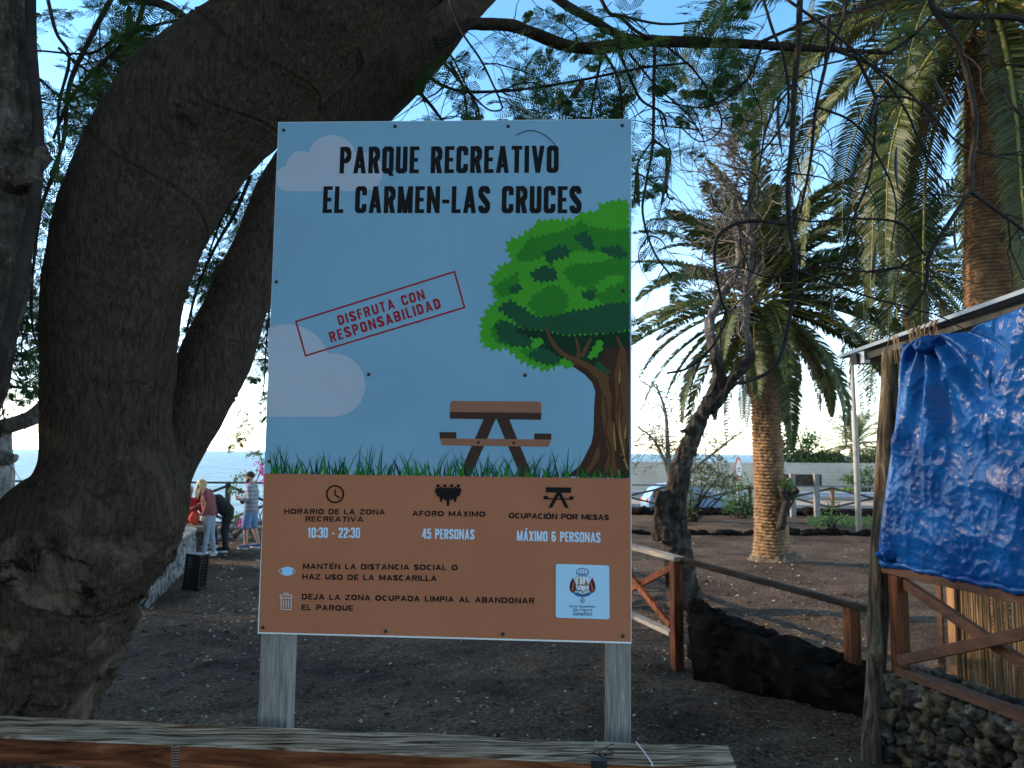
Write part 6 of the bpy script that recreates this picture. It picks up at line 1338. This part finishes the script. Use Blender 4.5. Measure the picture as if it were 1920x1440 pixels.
def person(label, J, fit, rot=0, loc=(0, 0, 0), sc=1.0, group=None):
    """J: joints in metres, figure facing -X; builds the body as one continuous mesh"""
    o = thing('person', label, 'person', (0, 0, 0), group); j = {k: Vector(v_) for k, v_ in J.items()}; mb = MB()
    pel, ches, neck, head = j['pelvis'], j['chest'], j['neck'], j['head']; fw = j.get('face', V(-1, 0, 0)).normalized(); up = (head - neck).normalized(); up = (up - fw * up.dot(fw)).normalized(); sd = fw.cross(up)
    rm = Matrix((-fw, -sd, up)).transposed()
    for dy in (-.055, .055): chain(mb, [pel + V(0, dy, -.02), pel.lerp(ches, .4) + V(0, dy * .8, 0), ches + V(0, dy * 1.3, 0)], [.105, .095, .105])
    chain(mb, [ches, ches.lerp(neck, .8), neck, neck.lerp(head, .5)], [.10, .065, .052, .050])
    mb.ball(head + up * .02, .098, .076, .112, 20, 14, rm); mb.ball(head + fw * .028 - up * .055, .062, .055, .055, 16, 10, rm)   # skull, jaw
    mb.ball(head + fw * .100 - up * .012, .018, .011, .022, 10, 8, rm); mb.ball(head + fw * .088 + up * .022, .014, .045, .012, 10, 8, rm); mb.ball(head + fw * .083 - up * .052, .014, .024, .010, 10, 8, rm)
    for s_ in (-1, 1): mb.ball(head + sd * (.077 * s_) - up * .005, .022, .010, .032, 10, 8, rm)
    for s_ in 'LR':
        sh, el, wr, hp, kn, an = (j[k + s_] for k in ('sh', 'el', 'wr', 'hip', 'kn', 'an'))
        chain(mb, [ches.lerp(sh, .4), sh, sh.lerp(el, .5), el, el.lerp(wr, .4), wr], [.06, .055, .047, .038, .036, .026]); hand(mb, wr, j.get('hd' + s_, wr - el), j.get('hn' + s_, V(-1, 0, -.2)), fit.get('curl' + s_, .5))
        chain(mb, [hp, hp.lerp(kn, .5), kn, kn.lerp(an, .35), an], [.090, .075, .054, .055, .036]); t = j.get('toe' + s_, an + V(-.17, 0, -.045)); chain(mb, [an - V(-.045, 0, .035), an + V(-.03, 0, -.03), t], [.036, .042, .028])
    vox(mb, 'body', fit['skin'], o, .0105, 3)
    # eyes
    for s_ in (-1, 1): m_ = MB(); m_.ball(head + fw * .088 + sd * (.031 * s_) + up * .008, .011, nu=10, nv=8); m_.build('eye', M_black, o, True)
    # clothes
    if 'top' in fit:
        mb = MB(); g_ = fit.get('loose', .022); bl = pel + V(0, 0, fit.get('hem', .02)) if not fit.get('bent') else pel.lerp(ches, .1)
        for dy in (-.055, .055): chain(mb, [bl + V(0, dy * 1.1, 0), pel.lerp(ches, .45) + V(0, dy, 0), ches + V(0, dy * 1.4, 0)], [.112 + g_, .102 + g_ * 1.3, .110 + g_])
        chain(mb, [ches, ches.lerp(neck, .85)], [.10, .070])
        for s_ in 'LR':
            sh, el, wr = (j[k + s_] for k in ('sh', 'el', 'wr')); e = el.lerp(wr, fit.get('sleeve', .9)); chain(mb, [ches.lerp(sh, .4), sh, sh.lerp(el, .5), el, el.lerp(e, .5), e], [.075, .070 + g_ * .3, .060 + g_ * .4, .054 + g_ * .5, .050 + g_ * .5, .040 + g_ * .2])
        vox(mb, fit.get('topname', 'sweater'), fit['top'], o, .013, 3, lambda p, n: .008 * (1 - abs(nz(p, 9, 3))) ** 3 - .002)
    if 'legs' in fit:
        mb = MB()
        for dy in (-.05, .05): chain(mb, [pel + V(0, dy, .06), pel + V(0, dy, -.06)], [.112, .118])
        for s_ in 'LR':
            hp, kn, an = (j[k + s_] for k in ('hip', 'kn', 'an')); 
            if fit.get('shorts'): e = kn.lerp(hp, .08); chain(mb, [hp, hp.lerp(e, .5), e], [.108, .105, .098])
            else: chain(mb, [hp, hp.lerp(kn, .5), kn, kn.lerp(an, .4), an + V(0, 0, .01)], [.104, .088, .068, .066, .054])
        vox(mb, 'shorts' if fit.get('shorts') else 'trousers', fit['legs'], o, .012, 3, lambda p, n: .007 * (1 - abs(nz(p, 10, 8))) ** 3 - .002)
    for s_ in 'LR':
        an = j['an' + s_]; t = j.get('toe' + s_, an + V(-.17, 0, -.045)); d = (t - an); d.z = 0; d.normalize(); mb = MB(); zf = t.z - .028 + .034
        chain(mb, [an - d * .05 + V(0, 0, -.035), an + d * .03 + V(0, 0, -.03), V(t.x, t.y, zf)], [.046, .050, .036], 12); sh_ = vox(mb, 'shoe', fit['shoe'], o, .010, 2)
        mb = MB(); c0 = an - d * .055; c1 = Vector((t.x, t.y, 0)) + d * .02; mb.tube([V(c0.x, c0.y, t.z - .028), V((c0.x + c1.x) / 2, (c0.y + c1.y) / 2, t.z - .032), V(c1.x, c1.y, t.z - .028)], [.040, .046, .030], 12); s2 = mb.build('sole', fit['sole'], sh_, True)
    if 'hair' in fit: fit['hair'](o, head, fw, up, sd, rm)
    if 'extra' in fit: fit['extra'](o, j)
    o.rotation_euler = (0, 0, rot); o.scale = (sc, sc, sc); o.location = loc
    return o
M_black = nmat('dark_iris', [(.02, .015, .01), (.03, .02, .015)], 20, .3, 0)
def stand(h=0): return dict(pelvis=(0, 0, .92), chest=(-.01, 0, 1.27), neck=(0, 0, 1.45), head=(-.03, 0, 1.60), shL=(.0, -.17, 1.39), elL=(.05, -.21, 1.12), wrL=(-.03, -.20, .87), shR=(0, .17, 1.39), elR=(.05, .21, 1.12), wrR=(-.03, .20, .87), hipL=(0, -.085, .88), knL=(-.02, -.09, .49), anL=(.02, -.09, .09), hipR=(0, .085, .88), knR=(-.02, .09, .49), anR=(.02, .09, .09))
# woman, head bowed over the table
M_hairb = nmat('blond_hair', [(.16, .10, .05), (.40, .28, .14), (.56, .42, .24)], 26, .5, .5, 90, (1, 1, .12)); M_hairk = nmat('dark_hair', [(.01, .008, .007), (.035, .028, .022)], 30, .6, .4, 90)
def hair_long(o, head, fw, up, sd, rm):
    mb = MB(); mb.ball(head + up * .03 - fw * .014, .108, .090, .112, 20, 14, rm)
    for a in range(15):
        t = (a / 14 - .5) * 2; rt = head + sd * (.085 * t) - fw * (.055 * (1 - t * t) + .01) + up * .02
        chain(mb, [rt, rt + V(.0, 0, -.10) - fw * .012 + sd * .012 * t, rt + V(.01 * random.uniform(-1, 1), 0, -.20) - fw * .004 + sd * .02 * t, rt + V(random.uniform(-.02, .02), 0, -.28 + .03 * abs(t))], [.030, .032, .026, .010], 8)
    for s_ in (-1, 1): rt = head + sd * (.078 * s_) + fw * .05 + up * .05; chain(mb, [rt, rt + V(-.02, 0, -.11), rt + V(-.03, 0, -.22), rt + V(-.03, 0, -.30)], [.022, .026, .022, .008], 8)
    vox(mb, 'hair', M_hairb, o, .009, 1, lambda p, n: .004 * nz(V(p.x * 3, p.y * 3, p.z * .4), 16, 2))
def bracelet(o, j):
    m_ = MB(); w_ = j['wrL']; m_.tube([w_ + V(.03 * math.cos(i * .785), .03 * math.sin(i * .785), .02) for i in range(9)], .006, 6); m_.build('bracelet', M_cable, o)
J = stand(); J.update(chest=(-.05, 0, 1.26), neck=(-.10, 0, 1.43), head=(-.19, 0, 1.535), face=(-.80, 0, -.60), shL=(-.06, -.17, 1.385), elL=(.03, -.23, 1.13), wrL=(-.06, -.23, .90), hdL=(-.15, .02, -1), hnL=(-.6, .7, 0), shR=(-.08, .17, 1.38), elR=(-.16, .22, 1.13), wrR=(-.40, .18, 1.04), hdR=(-1, -.05, -.15), hnR=(0, 0, -1), knL=(-.03, -.08, .49), anL=(-.06, -.08, .09), anR=(.09, .08, .09), knR=(.03, .08, .49))
M_jean = cloth('faded_pale_denim', (.24, .29, .37)); M_pinks = cloth('dusty_rose_wool', (.19, .065, .07)); M_wshoe = nmat('white_leather', [(.5, .51, .53), (.62, .63, .65)], 30, .5, .05)
fw_ = G(390, 1041); person('blond woman in dusty rose sweater and pale jeans with bowed head by the stone wall', J, dict(skin=M_skin, top=M_pinks, legs=M_jean, shoe=M_wshoe, sole=M_wshoe, hair=hair_long, extra=bracelet, hem=.02, curlL=.5, curlR=.7), R(4), (fw_.x, fw_.y, ground_z(fw_.x, fw_.y)), 1.0)
# man with a cup
def cap_beard(o, head, fw, up, sd, rm):
    mb = MB(); mb.ball(head + up * .052 - fw * .010, .108, .088, .085, 20, 12, rm); mb.ball(head + up * .03 - fw * .06, .06, .07, .06, 14, 10, rm); vox(mb, 'beanie', M_hairk, o, .010, 2)
    mb = MB(); mb.ball(head + fw * .042 - up * .078, .060, .056, .046, 16, 10, rm)
    for s_ in (-1, 1): mb.ball(head + fw * .02 + sd * (.066 * s_) - up * .04, .03, .014, .045, 10, 8, rm)
    vox(mb, 'beard', M_hairk, o, .009, 2)
m, t, b = newmat('grey_striped_knit'); v = coords(t); sx_ = t.nodes.new('ShaderNodeSeparateXYZ'); lk(t, v, sx_.inputs[0]); mu = t.nodes.new('ShaderNodeMath'); mu.operation = 'MULTIPLY'; mu.inputs[1].default_value = 11; lk(t, sx_.outputs[2], mu.inputs[0]); fr_ = t.nodes.new('ShaderNodeMath'); fr_.operation = 'FRACT'; lk(t, mu.outputs[0], fr_.inputs[0])
lk(t, ramp(t, fr_.outputs[0], [(.36, (.25, .265, .31)), (.42, (.11, .11, .135)), (.58, (.11, .11, .135)), (.64, (.25, .265, .31))]), b.inputs['Base Color']); b.inputs['Roughness'].default_value = .95; bump(t, b, tex_noise(t, v, 70, 3), .4, .004); M_knit = m
J = stand(); J.update(pelvis=(.02, 0, .93), chest=(.03, 0, 1.29), neck=(.01, 0, 1.475), head=(-.03, 0, 1.63), face=(-1, 0, -.08), shL=(.04, -.19, 1.41), elL=(.07, -.25, 1.13), wrL=(-.20, -.19, 1.16), hdL=(-1, .2, .35), hnL=(.2, 1, 0), shR=(.03, .19, 1.41), elR=(.02, .24, 1.13), wrR=(-.22, .12, 1.10), hdR=(-1, -.3, .25), hnR=(0, -1, .1), knL=(-.05, -.10, .49), anL=(-.03, -.10, .085), hipR=(.04, .09, .89), knR=(.08, .10, .49), anR=(.20, .10, .09))
def cupbag(o, j):
    m_ = MB(); c = j['wrL'] + V(-.095, .055, .045); m_.tube([c + V(0, 0, -.05), c, c + V(0, 0, .055)], [.030, .034, .039], 18); tagit(m_.build('cup', M_cable, o), 'white paper cup')
    m_ = MB(); m_.ball(j['pelvis'] + V(-.19, -.02, .17), .06, .11, .09, 14, 10); m_.tube([j['pelvis'] + V(-.17, .06, .20), j['chest'] + V(-.10, .10, .05), j['shL'] + V(.02, .13, .07)], .012, 8); m_.build('shoulder_bag', M_dark, o, True)
M_short = cloth('mid_blue_denim', (.13, .21, .36)); M_bshoe = cloth('blue_canvas', (.10, .13, .26)); fm = G(466, 1027)
person('bearded man in beanie, striped sweater and denim shorts holding a white cup', J, dict(skin=M_skin2, top=M_knit, legs=M_short, shorts=True, shoe=M_bshoe, sole=M_wshoe, hair=cap_beard, extra=cupbag, hem=-.02, loose=.03, curlL=1.2, curlR=.9), R(2), (fm.x, fm.y, ground_z(fm.x, fm.y)), 1.03)
# person bending forward in black, behind the woman
def hair_short(o, head, fw, up, sd, rm):
    mb = MB(); mb.ball(head + up * .035 - fw * .014, .104, .085, .100, 18, 12, rm); mb.ball(head - fw * .05, .062, .074, .075, 14, 10, rm); vox(mb, 'hair', M_hairk, o, .010, 1)
J = dict(pelvis=(.10, 0, .90), chest=(-.17, 0, 1.15), neck=(-.34, 0, 1.20), head=(-.47, 0, 1.21), face=(-.55, 0, -.83), shL=(-.22, -.18, 1.15), elL=(-.12, -.24, .92), wrL=(-.22, -.22, .70), shR=(-.24, .18, 1.15), elR=(-.36, .22, .90), wrR=(-.44, .2, .68), hipL=(.11, -.09, .86), knL=(.04, -.1, .48), anL=(.10, -.1, .09), hipR=(.11, .09, .86), knR=(.03, .1, .48), anR=(.06, .1, .09))
M_blk = cloth('black_cotton', (.016, .016, .018)); fb_ = G(416, 1034)
person('person in black bending forward behind the blond woman', J, dict(skin=M_skin, top=M_blk, legs=M_blk, shoe=M_blk, sole=M_wshoe, hair=hair_short, bent=True, topname='jacket', loose=.04), R(6), (fb_.x, fb_.y, 0), 1.0)
# seated man in red, half hidden by the tree
J = dict(pelvis=(0, 0, .50), chest=(-.05, 0, .88), neck=(-.05, 0, 1.08), head=(-.07, 0, 1.24), face=(.95, -.3, -.15), shL=(-.03, -.19, 1.02), elL=(.10, -.25, .80), wrL=(.28, -.20, .74), shR=(-.03, .19, 1.02), elR=(.10, .25, .80), wrR=(.28, .16, .74), hipL=(.03, -.1, .47), knL=(.42, -.12, .48), anL=(.40, -.12, .09), hipR=(.03, .1, .47), knR=(.42, .12, .48), anR=(.42, .12, .09), toeL=(.57, -.12, .045), toeR=(.59, .12, .045))
fs = P(357, 1000, 17.6); person('man in red top seated and half hidden behind the thick tree trunk', J, dict(skin=M_skin2, top=cloth('red_cotton', (.46, .02, .03)), legs=M_blk, shoe=M_blk, sole=M_wshoe, hair=hair_short, topname='jacket'), R(-8), (fs.x, fs.y, .14), 1.0)
st = thing('stone_block', 'grey stone block under the seated man in red', 'seat', (fs.x, fs.y, 0)); m_ = MB(); wallbox(m_, V(fs.x - .25, fs.y, 0), V(fs.x + .16, fs.y, 0), .5, -.1, .50, 6, 4, .03); m_.build('block', M_lavag, st)
# things on the ground between them: black cool bag with grey strap, orange bag
fbg = G(383, 1032); bg_ = thing('cool_bag', 'black carry bag with grey lid band standing behind the woman', 'bag', (fbg.x, fbg.y, 0)); m_ = MB()
for i, p in enumerate([0]): m_.ball((fbg.x - .08, fbg.y + .25, .30), .26, .2, .32, 22, 16)
m_.v = [tuple(Vector(p) + V(1, 1, 1) * (.03 * nz(p, 7, 3))) for p in m_.v]; m_.build('bag_body', M_blk, bg_, True)
m_ = MB(); m_.beam((fbg.x - .30, fbg.y + .02, .50), (fbg.x + .12, fbg.y + .02, .50), .05, .07); m_.build('lid_band', cloth('grey_webbing', (.22, .24, .27)), bg_, False, .01)
fo = P(365, 965, 17.0); m_ = MB(); m_.ball(fo - V(0, 0, .08), .11, .10, .15, 20, 14); m_.v = [tuple(Vector(p) + V(1, .5, 1) * (.04 * nz(p, 6, 8))) for p in m_.v]
ob = thing('carrier_bag', 'orange red carrier bag on the bench wall in front of the seated man', 'bag', fo); m_.build('bag_body', cloth('orange_red_plastic', (.50, .06, .03)), ob, True)
m_ = MB(); m_.tube([fo + V(-.06, 0, .03), fo + V(-.04, 0, .14), fo + V(.04, 0, .14), fo + V(.06, 0, .03)], .008, 6); m_.build('handle', M_dark, ob)
tb_ = thing('stone_table', 'rough stone slab carrying the orange bag behind the tree trunk', 'table', (fo.x, fo.y, 0)); m_ = MB(); wallbox(m_, V(fo.x - .5, fo.y + .05, 0), V(fo.x + .28, fo.y + .05, 0), .6, fo.z - .34, fo.z - .22, 8, 6, .02); m_.build('slab', M_lavag, tb_)
m_ = MB(); wallbox(m_, V(fo.x - .3, fo.y + .05, 0), V(fo.x + .06, fo.y + .05, 0), .35, -.1, fo.z - .33, 5, 7, .02); m_.build('pedestal', M_lavag, tb_)

# ------------------------------------------------------------------ car on the road
car = thing('parked_car', 'pale silver blue hatchback half hidden by the olive shrub on the road', 'car', (0, 0, 0)); CY = 34.0; CZ0 = -.45
x0 = P(1206, 945, CY).x; L = 4.45
M_paint = nmat('pale_silver_blue_paint', [(.13, .23, .34), (.16, .27, .39)], 2, .3, 0, spec=.5); M_glass = nmat('dark_tinted_glass', [(.03, .045, .055), (.05, .07, .08)], 2, .08, 0, spec=.8)
low = [(0, .30), (.0, .62), (.06, .86), (.55, .92), (1.2, .93), (2.9, .93), (3.3, .90), (4.1, .76), (4.38, .62), (4.45, .45), (4.42, .30)]
def prof(mb, pts, half, inset, z0=-.45):
    n = len(pts); rings = []
    for s_, k in ((-1, 1), (-.86, 0), (.86, 0), (1, 1)):
        cx = sum(p[0] for p in pts) / n; cz = sum(p[1] for p in pts) / n
        rings.append([V(x0 + p[0] + (cx - p[0]) * inset * k, CY + half * s_, z0 + p[1] + (cz - p[1]) * inset * k) for p in pts])
    mb.quadstrip(rings)
m_ = MB(); prof(m_, low + [(3.9, .22), (.5, .22)], .86, .05)
gh = [(.12, .86), (.35, 1.22), (.75, 1.42), (1.5, 1.48), (2.1, 1.42), (2.55, 1.24), (3.2, .90)]; hw = .70
m_.quadstrip([[V(x0 + p[0], CY + s_ * (hw if p[1] > 1.3 else .80), CZ0 + p[1]) for p in gh] for s_ in (-1, 1)])
m_.build('body', M_paint, car, False, .03)
for s_ in (-1, 1):
    m_ = MB(); yy = CY + s_ * .012
    q_ = [(.48, .95), (.62, 1.26), (1.0, 1.38), (1.45, 1.40), (1.45, .95)]; m_.poly([V(x0 + p[0], yy + s_ * (.80 - (p[1] - .86) * .19), CZ0 + p[1]) for p in q_]); m_.build('window', M_glass, car)
    m_ = MB(); q_ = [(1.52, .95), (1.52, 1.40), (2.05, 1.35), (2.45, 1.18), (2.95, .95)]; m_.poly([V(x0 + p[0], yy + s_ * (.80 - (p[1] - .86) * .19), CZ0 + p[1]) for p in q_]); m_.build('window', M_glass, car)
    for wx in (.85, 3.55):
        wh = MB(); c = V(x0 + wx, CY + s_ * .80, CZ0 + .31); wh.quadstrip([[c + V(r_ * math.cos(i * math.pi / 14), s_ * d, r_ * math.sin(i * math.pi / 14)) for i in range(28)] for r_, d in ((.30, -.1), (.31, .05), (.29, .075), (.20, .078))]); w_o = wh.build('wheel', M_dark, car, True)
        rm_ = MB(); rm_.quadstrip([[c + V(r_ * math.cos(i * math.pi / 14), s_ * d, r_ * math.sin(i * math.pi / 14)) for i in range(28)] for r_, d in ((.198, .07), (.16, .082), (.05, .085))]); rm_.build('rim', M_galv, w_o, True)
for s_ in (-1, 1): m_ = MB(); m_.ball((x0 + 4.28, CY + s_ * .62, CZ0 + .62), .13, .14, .06, 14, 8); m_.build('headlight', M_cable, car, True); m_ = MB(); m_.ball((x0 + .05, CY + s_ * .68, CZ0 + .72), .06, .12, .12, 12, 8); m_.build('tail_light', nmat('tail_red', [(.4, .02, .02), (.5, .03, .03)], 3, .3, 0), car, True)
